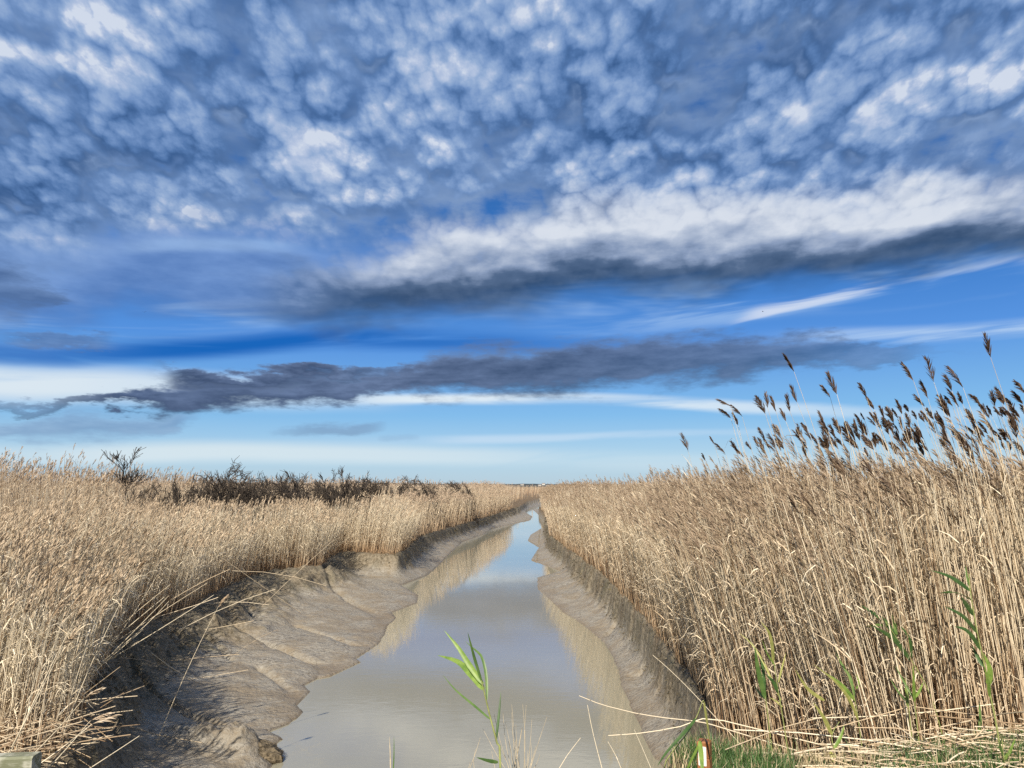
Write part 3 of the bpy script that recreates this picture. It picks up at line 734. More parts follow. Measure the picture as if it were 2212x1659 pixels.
# arching reeds of the left foreground
GL = 'arching reeds of the left foreground'
def zoom2(x, y): return x * .3473, 1207 + y * .3473
ARC = [((0,1030),(460,390),5.4,1),((0,900),(390,545),5.3,1),((60,860),(520,870),5.1,1),((0,1110),(560,1010),4.9,1),((100,1100),(870,1100),5.0,0),
       ((240,1000),(1050,265),7.4,0),((330,960),(1330,225),7.8,0),((420,900),(1050,230),7.6,0),((300,800),(890,440),7.2,0),((350,700),(1020,240),7.9,0),
       ((500,520),(1290,150),8.8,0),((450,620),(1060,160),8.4,0),((0,940),(570,1030),4.9,1),((150,900),(575,270),6.9,1),((60,760),(300,230),6.5,1),((0,700),(270,190),6.3,1),((60,800),(150,360),5.9,1),((350,900),(650,130),7.6,0),((300,850),(440,60),7.5,1),((600,680),(980,100),9.0,0)]
for k, (f0, f1, d, pf) in enumerate(ARC):
    base = at(*zoom2(*f0), d); base[2] = min(base[2], 0.2); 
    g0 = gz(base[0], base[1])[0]; base = base + 0; base[2] = max(g0, base[2] - .5) if base[2] - g0 > .6 else g0
    tip = at(*zoom2(*f1), d + rng.uniform(-.3, .3))
    pl = tip + nrm((tip - base))[...] * .17 + np.array([.03, 0, -.05]) if pf else None
    lab = {0: 'arching reed whose pale plume hangs uppermost of those drooping at the lower left', 1: 'arching reed with a feathery cream plume, second down at the lower left', 4: 'single bare reed stem curving out low over the mud with a hooked end',
           6: 'longest fallen reed stem reaching right, out past the left bank edge'}.get(k, 'bent pale reed leaning out over the mud from the left bank')
    single_reed(base, tip, pl, rng.uniform(.0050, .0062), lab, GL, plc=((.50, .38, .26), (.66, .54, .40)), fat=.34, nleaf=1, nb=52, bendk=rng.uniform(-.35, .15) , stemc=(PALE, CREAM))
for i in range(20):
    x = -3.5 - 1.9 * rng.random(); y = rng.uniform(5.2, 7.8)
    z = gz(x, y)[0] - .03; h = rng.uniform(1.1, 1.6); lx = rng.uniform(.08, .45)
    base = np.array([x, y, z]); tip = base + np.array([lx * h, rng.normal(0, .06) * h, h * .95])
    single_reed(base, tip, tip + np.array([.09, 0, .13]), rng.uniform(.0038, .005), 'golden reed standing in the thick of the left foreground' , GL, plc=((.40, .29, .19), (.58, .45, .31)), nleaf=2, nb=36, bendk=.2, stemc=(PALE, CREAM))

# ---------------------------------------------------------------- leafless shrubs on the left marsh
m_bark = plain('dark bark', (.055, .043, .034), .9, .35, 20)
m_twig = plain('twig bark', (.075, .060, .048), .9, .35, 12)
def grow(segs, p, d, L, r, depth, maxd, spread, upw):
    n = 3; pts = [p]; q = p.copy(); dd = d.copy()
    for i in range(n):
        dd = nrm(dd + rng.normal(0, .16, 3) + UP * upw * .1); q = q + dd * L / n; pts.append(q.copy())
    segs.append((np.array(pts), r, depth))
    if depth >= maxd: return
    for _ in range(3 if depth < 2 else 5):
        t = rng.uniform(.35, 1); k = min(int(t * n), n - 1); s = pts[k] + (pts[k + 1] - pts[k]) * (t * n - k)
        nd = nrm(dd + rng.normal(0, spread, 3) + UP * upw)
        grow(segs, s, nd, L * rng.uniform(.55, .8), r * .58, depth + 1, maxd, spread, upw)
SH_LAB = ['broad dark leafless shrub, the biggest mound above the left reeds', 'dark bushy shrub with thin twigs, left of the biggest mound', 'low dark shrub just right of the biggest mound',
          'spindly pale shrub with open spreading twigs standing above its neighbours', 'rounded dark shrub right of the spindly pale one', 'flat topped dark shrub further along the left marsh', 'smallest and farthest shrub, near the creek bend',
          'thin straggly shrub at the left end of the shrub row, half sunk in reeds', 'low dark shrub wedged between the two largest ones']
for k, (sx, sy, sr, sh) in enumerate(SHRUBS):
    g0 = gz(sx, sy)[0]
    root = empty('shrub', (sx, sy, g0)); tag(root, SH_LAB[k], 'shrub', 'shrubs above the left reed bed')
    segs = []
    ns = 5 if k == 3 else (24, 14, 16, 5, 14, 14, 12, 6, 16)[k]
    for i in range(ns):
        a = rng.uniform(0, 2 * math.pi); rr_ = sr * .35 * math.sqrt(rng.random())
        d = nrm(np.array([math.cos(a), math.sin(a), rng.uniform(.2, 1.3)]))
        grow(segs, np.array([rr_ * math.cos(a), rr_ * math.sin(a), -.05]), d, sh * .42, .024, 0, 4, .80, .05)
    allp = np.concatenate([s[0] for s in segs]); f_z = sh / np.percentile(allp[:, 2], 96); f_x = sr / max(.2, np.percentile(np.abs(allp[:, 0]), 85))
    sc_ = np.array([min(f_x, 2.2), min(f_x, 2.2), f_z])
    def dome(P):
        Pq = P * sc_; q = Pq / np.array([sr, sr, sh]); rho = np.linalg.norm(q, axis=-1, keepdims=True)
        return Pq * np.where(rho > .72, (.72 + .42 * (rho - .72)) / np.maximum(rho, 1e-6), 1.0)
    for nm, lo_, hi_, mt in (('stem', 0, 1, m_bark), ('twigs', 2, 9, m_twig)):
        ss_ = [s for s in segs if lo_ <= s[2] <= hi_]
        b_ = Buf(); P = dome(np.array([s[0] for s in ss_])); R = np.array([max(s[1], .0050 + .00018 * sy) for s in ss_])[:, None] * np.array([1, .85, .7, .5])[None]
        tubes(b_, P, R, np.ones((len(ss_), 4)), 3); b_.build(nm, mt, root)
# one bare sapling
for (u, v, yy_, lab) in [(302, 968, 17.5, 'small bare sapling rising thinly above the left reeds'), (1010, 1040, 40, None)][:1]:
    p = at(u, v, yy_); g0 = gz(p[0], yy_)[0]; root = empty('sapling', (p[0], yy_, g0)); tag(root, lab, 'sapling')
    H = p[2] - g0; segs = []
    grow(segs, np.array([0, 0, 0.]), UP, H * .86, .014, 0, 0, .4, .3)
    tr = segs[0][0]; tw = []
    for i in range(16):
        t = rng.uniform(.62, 1); s = tr[0] + (tr[-1] - tr[0]) * t
        grow(tw, s, nrm(np.array([rng.normal(), rng.normal(), 1.1])), H * .13, .006, 1, 3, .4, .3)
    b_ = Buf(); tubes(b_, segs[0][0][None], np.array([[.016, .013, .01, .006]]), np.ones((1, 4)), 5); b_.build('trunk', m_bark, root)
    b_ = Buf(); tubes(b_, np.array([s[0] for s in tw]), np.full((len(tw), 4), .0055), np.ones((len(tw), 4)), 3); b_.build('twigs', m_twig, root)
# ---------------------------------------------------------------- green shoots, post, grass, litter
def leafmat(name, col, col2):
    m, b = new_mat(name); al = attr('tone')[0]
    n = noise(coord(), 30, 3, .6)
    link(mix(sstep(n, .3, .7), col + (1,), col2 + (1,)), b.inputs['Base Color'])
    b.inputs['Roughness'].default_value = .42; b.inputs['Specular IOR Level'].default_value = .4
    tr = m.node_tree.nodes.new('ShaderNodeBsdfTranslucent'); tr.inputs[0].default_value = (col2[0] * 1.3, col2[1] * 1.4, col2[2], 1)
    mx = m.node_tree.nodes.new('ShaderNodeMixShader'); mx.inputs[0].default_value = .25
    m.node_tree.links.new(b.outputs[0], mx.inputs[1]); m.node_tree.links.new(tr.outputs[0], mx.inputs[2])
    m.node_tree.links.new(mx.outputs[0], m.node_tree.nodes['Material Output'].inputs[0]); return m
m_lgreen = leafmat('fresh leaf', (.15, .26, .05), (.28, .40, .09))
m_dgreen = leafmat('dark leaf', (.045, .10, .03), (.09, .17, .05))
m_mgreen = leafmat('mid green leaf', (.10, .19, .05), (.17, .27, .08))
m_yellow = leafmat('yellowing leaf', (.33, .35, .10), (.48, .46, .16))
m_gstem = plain('green stem', (.30, .33, .12), .5, .25, 30)
m_straw = plain('straw', (.66, .55, .38), .6, .25, 25)
ONE = np.ones((1, 4))
def smooth_path(pts, n):
    P = np.array(pts, float); t = np.linspace(0, len(P) - 1, n); out = []
    for q in t:
        i = min(int(q), len(P) - 2); f = q - i
        p0, p1, p2, p3 = P[max(i - 1, 0)], P[i], P[i + 1], P[min(i + 2, len(P) - 1)]
        out.append(.5 * (2 * p1 + (p2 - p0) * f + (2 * p0 - 5 * p1 + 4 * p2 - p3) * f * f + (3 * p1 - p0 - 3 * p2 + p3) * f ** 3))
    return np.array(out)
def tube_part(name, pts, r, mat, root, n=10, taper=.5, sides=6):
    P = smooth_path(pts, n) - np.array(root.location); b_ = Buf()
    tubes(b_, P[None], (r * np.linspace(1, taper, n))[None], ONE, sides); return b_.build(name, mat, root)
def leaf_part(pts, w, mat, root, face=(0, -1, .35), n=10, name='leaf'):
    P = smooth_path(pts, n) - np.array(root.location); T = nrm(np.gradient(P, axis=0))
    fv = nrm(np.array(face, float) + rng.normal(0, .15, 3)); S = nrm(np.cross(T, fv)); N_ = nrm(np.cross(T, S))
    prof = np.interp(np.linspace(0, 1, n), [0, .08, .35, .7, 1], [.45, .8, 1, .62, .03]) * w
    L_ = P - S * prof[:, None] + N_ * prof[:, None] * .35; R_ = P + S * prof[:, None] + N_ * prof[:, None] * .35
    V = np.stack([L_, P, R_], 1); idx = np.arange(n * 3).reshape(n, 3)
    Q = np.concatenate([np.stack([idx[:-1, a], idx[:-1, a + 1], idx[1:, a + 1], idx[1:, a]], -1) for a in (0, 1)])
    return mesh_np(name, V.reshape(-1, 3), Q, mat, parent=root)
def shoot(label, d, stem, leaves, cat='green reed', r=.0042, mats=None, ground=True, dy=.0, group=None, stem_mat=None):
    S = [at(u, v, d + dy * i) for i, (u, v) in enumerate(stem)]
    s0 = S[0]; root = empty('green_reed', s0); tag(root, label, cat, group)
    if ground:
        g0 = gz(s0[0], s0[1])[0]
        if s0[2] > g0: S = [np.array([s0[0] + (s0[0] - S[1][0]) * .25, s0[1], g0 - .02])] + S; root.location = S[0]
    bpy.context.view_layer.update()
    tube_part('stem', S, r, stem_mat or m_gstem, root, n=14)
    for pts, w, mt in leaves:
        k = len(pts); sgn = rng.uniform(-.06, .10)
        P = [at(u, v, d + sgn * i) for i, (u, v) in enumerate(pts)]
        leaf_part(P, w, mt, root)
    return root
z4 = lambda *a: [(713 + x * .3473, 1316.6 + y * .3473) for x, y in a]
z6 = lambda *a: [(1426 + x * .3552, 1097.2 + y * .3552) for x, y in a]
L, D_, M_, Y_ = m_lgreen, m_dgreen, m_mgreen, m_yellow
shoot('lone bright green reed shoot standing in front of the open water', 2.6, z4((1062,1010),(1035,820),(1000,685),(972,570),(955,495),(940,440)), [
    (z4((955,495),(870,390),(790,320),(670,285)), .013, L), (z4((950,462),(870,350),(800,240),(710,130)), .010, L), (z4((945,450),(905,320),(880,230),(856,140)), .006, M_),
    (z4((975,562),(972,420),(945,300),(900,250),(840,198)), .0055, M_), (z4((995,682),(900,600),(780,500),(700,405)), .004, M_), (z4((1032,820),(1050,650),(1063,510)), .0045, D_), (z4((1046,950),(985,940),(910,920)), .006, M_)], r=.0042)
GS = 'green reed shoots in front of the right bank'
shoot('green shoot with two upright blades, leftmost before the right bank reeds', 4.8, z6((695,1600),(665,1350),(640,1150),(612,1000)), [(z6((640,1160),(600,1000),(575,840)), .016, M_), (z6((640,1130),(625,950),(590,870)), .012, D_), (z6((640,1160),(600,1120),(575,1080)), .008, M_)], group=GS)
shoot('tall yellow green shoot with upright yellow leaves beside the two-bladed one', 4.7, z6((792,1600),(765,1400),(730,1180),(700,1000),(672,780)), [(z6((690,940),(685,850),(665,760),(610,690)), .012, Y_), (z6((735,1170),(640,960),(560,830),(480,760)), .007, Y_), (z6((715,1120),(690,1060),(640,1010)), .012, D_), (z6((720,1060),(745,960),(765,880)), .006, Y_), (z6((745,1210),(700,1170),(660,1150)), .006, Y_), (z6((700,960),(650,880),(620,800)), .006, L)], group=GS)
shoot('short shoot with one broad yellow leaf sweeping up left', 4.6, z6((1080,1590),(1060,1480),(1045,1380),(1090,1300)), [(z6((1045,1375),(1000,1280),(930,1180)), .014, Y_), (z6((1060,1460),(1100,1390),(1120,1320)), .010, L), (z6((1075,1560),(1045,1500),(1035,1470)), .014, Y_)], group=GS)
shoot('shoot with a long yellow leaf arching across the reed stems', 4.9, z6((1245,1600),(1225,1440),(1205,1290),(1180,1150),(1130,980)), [(z6((1205,1290),(1150,1160),(1060,1050),(930,950)), .010, Y_), (z6((1185,1170),(1110,1080),(1020,1010)), .012, L), (z6((1180,1150),(1160,1040),(1100,940),(1060,850)), .010, M_), (z6((1000,1170),(900,1100),(820,980)), .012, Y_), (z6((1195,1100),(1210,1060),(1190,1010)), .006, L)], group=GS)
shoot('dark leaved shoot leaning left with broad drooping leaves, mid right bank', 5.0, z6((1720,1400),(1640,1130),(1530,930),(1430,780),(1370,690)), [(z6((1525,925),(1440,810),(1370,760),(1290,715)), .019, D_), (z6((1440,800),(1380,700),(1300,640),(1220,590)), .017, D_), (z6((1525,920),(1530,830),(1500,760),(1455,715)), .017, D_), (z6((1440,770),(1425,690),(1400,630)), .015, M_), (z6((1390,712),(1320,712),(1250,722)), .010, M_)], group=GS, ground=True)
shoot('pale green shoot with upright blades just left of the dark leaved one', 4.7, z6((1595,1600),(1570,1380),(1548,1180),(1535,960)), [(z6((1550,1180),(1545,1080),(1540,960)), .011, L), (z6((1555,1150),(1580,1110),(1600,1060)), .008, L), (z6((1550,1170),(1480,1050),(1430,960)), .007, M_)], group=GS)
shoot('slender pale shoot standing nearest the dark leaved one on its left', 4.8, z6((1550,1590),(1530,1400),(1510,1200),(1490,1040)), [(z6((1510,1210),(1500,1120),(1490,1030)), .010, L), (z6((1510,1180),(1450,1120),(1400,1040)), .006, M_)], group=GS)
shoot('tallest green shoot, dark leaves streaming left near the right edge', 4.7, z6((2085,1600),(2050,1350),(2010,1150),(1960,900),(1925,740),(1885,500),(1880,400)), [(z6((1885,500),(1820,450),(1750,410),(1650,380)), .016, D_), (z6((1900,560),(1850,530),(1780,510),(1700,520)), .016, D_), (z6((1910,650),(1860,580),(1830,540)), .018, D_), (z6((1928,755),(1880,690),(1820,640),(1730,600)), .018, D_), (z6((1950,860),(1910,790),(1860,740),(1790,720)), .017, D_), (z6((1968,965),(1930,900),(1900,840)), .014, D_), (z6((2000,1080),(2010,980),(1965,880)), .022, L), (z6((1885,480),(1865,410),(1860,350)), .007, M_), (z6((2010,1150),(2000,1060),(1970,960)), .016, L)], r=.0062, group=GS)
shoot('small green sprig low in the grass at the lower right', 4.4, z6((2100,1600),(2085,1480),(2080,1400)), [(z6((2090,1500),(2070,1440),(2085,1390)), .012, M_), (z6((2095,1530),(2130,1480),(2160,1400)), .010, L), (z6((2095,1560),(2140,1540),(2190,1530)), .010, M_)], group=GS)
shoot('green blades rising from the litter, between the pale and the tallest shoot', 4.9, z6((1945,1600),(1940,1440),(1945,1300)), [(z6((1943,1360),(1950,1290),(1940,1170)), .013, M_), (z6((1943,1380),(1980,1360),(2030,1350)), .009, D_)], group=GS)
shoot('bent green reed folded over the grass beside the small post', 3.7, [(1432,1668),(1454,1622),(1484,1585),(1505,1548),(1517,1516),(1520,1514)], [
    ([(1504,1552),(1480,1580),(1440,1625),(1420,1655)], .008, D_), ([(1512,1600),(1516,1640),(1519,1690)], .012, L), ([(1512,1605),(1490,1650),(1468,1700)], .006, L), ([(1521,1516),(1528,1560),(1534,1604)], .0065, Y_)], r=.0035)

# post with its way mark
m_post, b = new_mat('stained timber'); oc = coord(); ox, oy, oz = sep(oc)
gr = noise(vec(ox * 60.0, oy * 60.0, oz * 4.0), 1.0, 5, .6)
link(mix(sstep(gr, .35, .65), (.20, .075, .026, 1), (.38, .16, .06, 1)), b.inputs['Base Color']); b.inputs['Roughness'].default_value = .55
bump(gr, .35, .004, b)
pp = at(1524, 1603, 4.0); pz0 = gz(pp[0], pp[1])[0] - .05; HW = .0325
root = empty('marker_post', (pp[0], pp[1] + .03, pz0), math.radians(-25)); tag(root, 'short square orange brown timber post with a white tag, in the grass at the bottom', 'post')
hp = pp[2] - pz0
b_ = Buf()
ZP = [0, hp - .085, hp - .082, hp - .078, hp - .075, hp - .006, hp]
WP = [HW, HW, HW - .003, HW - .003, HW, HW, HW - .006]
V = []
for z_, w_ in zip(ZP, WP):
    e = w_ * .12
    V += [(-w_ + e, -w_, z_), (w_ - e, -w_, z_), (w_, -w_ + e, z_), (w_, w_ - e, z_), (w_ - e, w_, z_), (-w_ + e, w_, z_), (-w_, w_ - e, z_), (-w_, -w_ + e, z_)]
faces = [(i * 8 + j, i * 8 + (j + 1) % 8, (i + 1) * 8 + (j + 1) % 8, (i + 1) * 8 + j) for i in range(len(ZP) - 1) for j in range(8)] + [tuple(range(48, 56))]
def mesh_py(name, V, Fc, mat, parent=None):
    me = bpy.data.meshes.new(name); me.from_pydata([tuple(map(float, v)) for v in V], [], Fc); me.update(); me.materials.append(mat)
    o = bpy.data.objects.new(name, me); COL.objects.link(o)
    if parent: o.parent = parent
    return o
mesh_py('post_body', V, faces, m_post, root)
m_white = plain('white plastic tag', (.80, .80, .76), .4, .04, 60); m_tagy = plain('yellow tag print', (.78, .66, .08), .45, .08, 60); m_ink = plain('dark print', (.03, .03, .03), .5, .1, 50)
def slab(name, x0, x1, z0, z1, y0, y1, mat, parent, rnd=.0):
    pts = []
    for cx, cz, a0 in ((x1 - rnd, z1 - rnd, 0), (x0 + rnd, z1 - rnd, 90), (x0 + rnd, z0 + rnd, 180), (x1 - rnd, z0 + rnd, 270)):
        for k in range(4 if rnd else 1):
            a = math.radians(a0 + k * 30); pts.append((cx + rnd * math.cos(a), cz + rnd * math.sin(a)))
    n = len(pts); V = [(x, y0, z) for x, z in pts] + [(x, y1, z) for x, z in pts]
    return mesh_py(name, V, [tuple(range(n))[::-1], tuple(range(n, 2 * n))] + [(i, (i + 1) % n, n + (i + 1) % n, n + i) for i in range(n)], mat, parent)
zt = hp
tagm = slab('tag', -.025, .016, zt - .115, zt - .022, -HW - .003, -HW + .001, m_white, root, .004)
prt = slab('tag_print', -.020, .000, zt - .088, zt - .070, -HW - .0045, -HW - .0025, m_tagy, tagm)
def strokes(name, lines, w, mat, parent):
    V, Fc = [], []
    for (x0, z0, x1, z1) in lines:
        dx_, dz_ = x1 - x0, z1 - z0; l = math.hypot(dx_, dz_); nx_, nz_ = -dz_ / l * w, dx_ / l * w; k = len(V)
        for yy in (-HW - .0055, -HW - .0028): V += [(x0 - nx_, yy, z0 - nz_), (x1 - nx_, yy, z1 - nz_), (x1 + nx_, yy, z1 + nz_), (x0 + nx_, yy, z0 + nz_)]
        Fc += [(k, k + 1, k + 2, k + 3), (k + 7, k + 6, k + 5, k + 4)] + [(k + i, k + (i + 1) % 4 + 0, k + 4 + (i + 1) % 4, k + 4 + i) for i in range(4)]
    return mesh_py(name, V, Fc, mat, parent)
strokes('mark', [(-.011, zt - .045, -.008, zt - .049), (-.0075, zt - .043, -.0075, zt - .046), (-.002, zt - .041, -.0005, zt - .053)], .0010, m_ink, tagm)
strokes('mark', [(-.012, zt - .082, -.009, zt - .086), (-.009, zt - .080, -.004, zt - .084), (-.003, zt - .081, .003, zt - .085), (-.001, zt - .080, .000, zt - .084)], .0012, m_ink, tagm)
strokes('mark', [(-.004, zt - .102, -.0015, zt - .1035), (-.0045, zt - .1005, -.002, zt - .101)], .0013, m_ink, tagm)

# weathered rail end at the lower left corner
m_rail, b = new_mat('weathered rail'); oc = coord(); ox, oy, oz = sep(oc)
gr = noise(vec(ox * 6.0, oy * 50.0, oz * 50.0), 1.0, 5, .6)
link(mix(sstep(gr + (noise(oc, 9, 3, .6) - .5), .35, .7), (.20, .21, .13, 1), (.56, .55, .46, 1)), b.inputs['Base Color']); bump(gr, .5, .006, b)
rp_ = at(80, 1636, 4.6)
root = mesh_py('timber_rail', *(lambda L_, w_, h_, e: ([(-L_ if i == 0 else 0 - (0.0 if 0 < j < 7 else .0), y_, z_) for i in (0, 1) for j, (y_, z_) in enumerate([(-w_ + e, -h_), (w_ - e, -h_), (w_, -h_ + e), (w_, h_ - e), (w_ - e, h_), (-w_ + e, h_), (-w_, h_ - e), (-w_, -h_ + e)])],
     [tuple(range(8)), tuple(range(8, 16))[::-1]] + [(j, 8 + j, 8 + (j + 1) % 8, (j + 1) % 8) for j in range(8)]))(1.1, .05, .06, .012), m_rail)
root.location = rp_ - np.array([0, 0, .04]); root.rotation_euler = (0, math.radians(-1), math.radians(3))
tag(root, 'pale weathered end of a timber rail lying under reed litter in the lower left corner', 'rail')

# grass, dead stalks, litter
m_grass, b = new_mat('grass blade'); cc, _a = attr('tone'); link(cc, b.inputs['Base Color']); b.inputs['Roughness'].default_value = .5
def blades(buf, n, x0, x1, y0, y1, Lr, cols, wr=(.0018, .0035), lean=.35, K=4, cond=None):
    x = rng.uniform(x0, x1, n); y = rng.uniform(y0, y1, n)
    if cond is not None: k = cond(x, y); x, y = x[k], y[k]
    n = len(x); z = gz(x, y) - .01; base = np.stack([x, y, z], 1)
    a = rng.uniform(0, 2 * math.pi, n); d = np.stack([np.cos(a), np.sin(a), np.zeros(n)], 1)
    Ln = rng.uniform(*Lr, n)[:, None]; le = rng.uniform(.05, lean, (n, 1)) * 2
    s = np.linspace(0, 1, K)[None, :, None]
    P = base[:, None] + Ln[:, None] * (UP * (s - .35 * le[:, None] * s * s) + d[:, None] * le[:, None] * s * s)
    S = nrm(np.cross(d, UP) + rng.normal(0, .3, (n, 3)))
    w = rng.uniform(*wr, n)[:, None] * np.interp(np.linspace(0, 1, K), [0, .5, 1], [1, .8, .05])[None]
    ribbons(buf, P, w, S, rcol(n, *cols))
gb = Buf()
GC = ((.035, .085, .02), (.10, .19, .05))
patch = lambda x, y: fbm(x * 2.6 + 3, y * 3.6, 3) > -.02
blades(gb, 34000, .9, 5.4, 3.3, 5.4, (.06, .17), GC, cond=lambda x, y: (y < dyke_edge(x) + .10 + .3 * fbm(x * 3, y * 3, 2)) & (rng.random(len(x)) < .12 + .88 * patch(x, y)))
blades(gb, 6000, -.9, 1.0, 3.3, 4.15, (.03, .09), GC, cond=lambda x, y: y < dyke_edge(x) + .1)
blades(gb, 900, .22, .52, 3.75, 4.1, (.05, .12), GC)
blades(gb, 2600, 1.0, 1.55, 3.9, 4.6, (.08, .17), GC)
blades(gb, 15000, .9, 5.6, 3.3, 5.6, (.04, .17), ((.38, .30, .17), (.60, .49, .31)), cond=lambda x, y: y < dyke_edge(x) + .25)
tag(gb.build('grass', m_grass), kind='stuff')
# mat of broken reed along the foot of the right bank, and the left corner
lb = Buf()
def lying(n, x0, x1, y0, y1, Lr, dirx, hz, r=(.0028, .0050), cols=(PALE, TAN), cond=None, tilt=.12):
    x = rng.uniform(x0, x1, n); y = rng.uniform(y0, y1, n)
    if cond is not None: k = cond(x, y); x, y = x[k], y[k]
    n = len(x); a = rng.normal(dirx, .55, n); Ln = rng.uniform(*Lr, n); tl = rng.normal(0, tilt, n)
    d = np.stack([np.cos(a), np.sin(a) * .8, tl], 1)
    c0 = np.stack([x, y, gz(x, y) + rng.uniform(.0, 1, n) ** 1.5 * hz + .01], 1)
    s = np.linspace(-.5, .5, 4)[None, :, None]
    P = c0[:, None] + d[:, None] * s * Ln[:, None, None] + np.array([0, 0, 1.]) * ((.25 - s * s) * rng.normal(.05, .12, (n, 1, 1)) * Ln[:, None, None])
    gp = gz(P[..., 0].ravel(), P[..., 1].ravel()).reshape(n, 4)
    P[..., 2] = np.maximum(P[..., 2], gp + .004)
    c = rcol(n, *cols); dk = rng.random(n) < .25; c[dk, :3] = rcol(dk.sum(), BROWN, TAN)[:, :3]
    C = with_len(c, 4, Ln)
    tubes(lb, P, np.repeat(rng.uniform(*r, n)[:, None], 4, 1), C, 3)
edge_c = lambda lo_, hi_: (lambda x, y: (y > dyke_edge(x) + lo_) & (y < dyke_edge(x) + hi_) & ~inside(x, y, water_poly))
lying(2600, 1.45, 7.0, 4.0, 6.2, (.12, .7), .05, .10, cond=edge_c(-.10, .42))
lying(1500, 1.2, 6.0, 3.4, 5.2, (.08, .5), .05, .08, cond=edge_c(-1.1, -.05))
lying(700, 1.45, 7.0, 4.0, 6.2, (.12, .6), 1.2, .10, cond=edge_c(-.15, .35))
lying(300, 1.7, 7.0, 4.3, 6.4, (.9, 2.0), .30, .42, cond=edge_c(.05, .9), tilt=.2)
lying(700, 1.2, 6.4, 4.0, 5.6, (.1, .5), .1, .04, cond=edge_c(-1.3, -.1))
lying(700, -6.0, -3.45, 4.6, 6.4, (.3, 1.2), .35, .30, cols=(CREAM, BROWN), tilt=.25)
lying(260, -5.6, -3.3, 4.4, 5.4, (.2, .8), .1, .15, cols=(CREAM, BROWN))
lying(200, -5.6, -3.3, 4.4, 6.2, (.2, .7), 1.5, .2, cols=(CREAM, BROWN), tilt=.4)
lying(16, -4.6, -1.5, 7.0, 12.0, (.5, 1.4), .25, .25, cond=lambda x, y: (seg_dist(x, y, bankL) < .5))
lying(160, -12, -3.6, 6, 14, (.7, 1.6), .5, 1.2, cond=lambda x, y: seg_dist(x, y, bankL) > .4, tilt=.5)
lying(200, 2.4, 8, 5.6, 9, (.8, 1.7), .9, 1.3, cond=edge_c(.4, 3), tilt=.6)
tag(lb.build('reed_litter', m_reed), kind='stuff')
# crumbly growth on the creek scarps
wb_ = Buf()
def weeds(n, x0, x1, y0, y1, Lr, w, lim):
    x = rng.uniform(x0, x1, n); y = rng.uniform(y0, y1, n)
    z, ch, sc, isd, db_, wt = land(x, y, True)
    k = (((sc > .45) & (fbm(x * 3, y * 3, 3) > -.03)) | ((db_ < .16) & ~wt)) & ~isd & (db_ < lim) & (rng.random(n) < .5)
    x, y, z = x[k], y[k], z[k]; n = len(x)
    a = rng.uniform(0, 2 * math.pi, n); d = nrm(np.stack([np.cos(a), np.sin(a), rng.uniform(.0, 1.2, n)], 1)); Ln = rng.uniform(*Lr, n)[:, None, None]
    s = np.linspace(0, 1, 3)[None, :, None]
    P = np.stack([x, y, z - .005], 1)[:, None] + Ln * (d[:, None] * s - UP * s * s * .5)
    ribbons(wb_, P, np.array([[.7, 1, .15]]) * rng.uniform(.5, 1.2, (n, 1)) * w, nrm(np.cross(d, rng.normal(0, 1, (n, 3)))), rcol(n, (.05, .04, .024), (.17, .14, .08)))
weeds(90000, -5, 3.2, 5.5, 14, (.02, .07), .006, .8)
weeds(60000, -4, 3.2, 14, 34, (.04, .11), .012, .9)
weeds(26000, -3, 5, 34, 75, (.06, .18), .03, 1.0)
tag(wb_.build('bank_weed', m_grass), kind='stuff')

# turf clod at the water's edge
m_clod = plain('rooty clod', (.15, .12, .08), .95, .6, 26, .03)
cp = on_z(520, 1640, WZ); n = 34; V = []
for i in range(n):
    for j in range(n):
        th, ph = i / n * 2 * math.pi, j / (n - 1) * math.pi / 2
        r_ = 1 + .40 * fbm(np.array([math.cos(th) * 2.2 + 9 + math.cos(ph) * 2]), np.array([math.sin(th) * 2.2 + 3 + math.sin(ph) * 2]), 4)[0] + .22 * fbm(np.array([th * 5 + 30.]), np.array([ph * 9.]), 3)[0] * math.sin(ph)
        V.append((.46 * r_ * math.cos(th) * math.sin(ph), .27 * r_ * math.sin(th) * math.sin(ph), .27 * r_ * math.cos(ph)))
clod_root = empty('turf_clod', (cp[0] + .02, cp[1], WZ - .07)); tag(clod_root, 'dark rooty clod of turf slumped at the water edge, lower left', 'clod')
mesh_py('soil', V, [(i * n + j, ((i + 1) % n) * n + j, ((i + 1) % n) * n + j + 1, i * n + j + 1) for i in range(n) for j in range(n - 1)], m_clod, clod_root)
b_ = Buf(); th = rng.uniform(0, 2 * math.pi, 900); ph = np.sqrt(rng.random(900)) * 1.45
P0 = np.stack([.46 * np.cos(th) * np.sin(ph), .27 * np.sin(th) * np.sin(ph), .27 * np.cos(ph)], 1); dd = nrm(P0 + [0, 0, .12] + rng.normal(0, .1, P0.shape))
s = np.linspace(0, 1, 3)[None, :, None]; P = P0[:, None] * .95 + rng.uniform(.03, .085, (900, 1, 1)) * (dd[:, None] * s - UP * s * s * .7)
ribbons(b_, P, np.array([[1, .8, .2]]) * rng.uniform(.0015, .004, (900, 1)), nrm(np.cross(dd, UP) + .01), rcol(900, (.05, .04, .02), (.17, .13, .075)))
b_.build('roots', m_grass, clod_root)

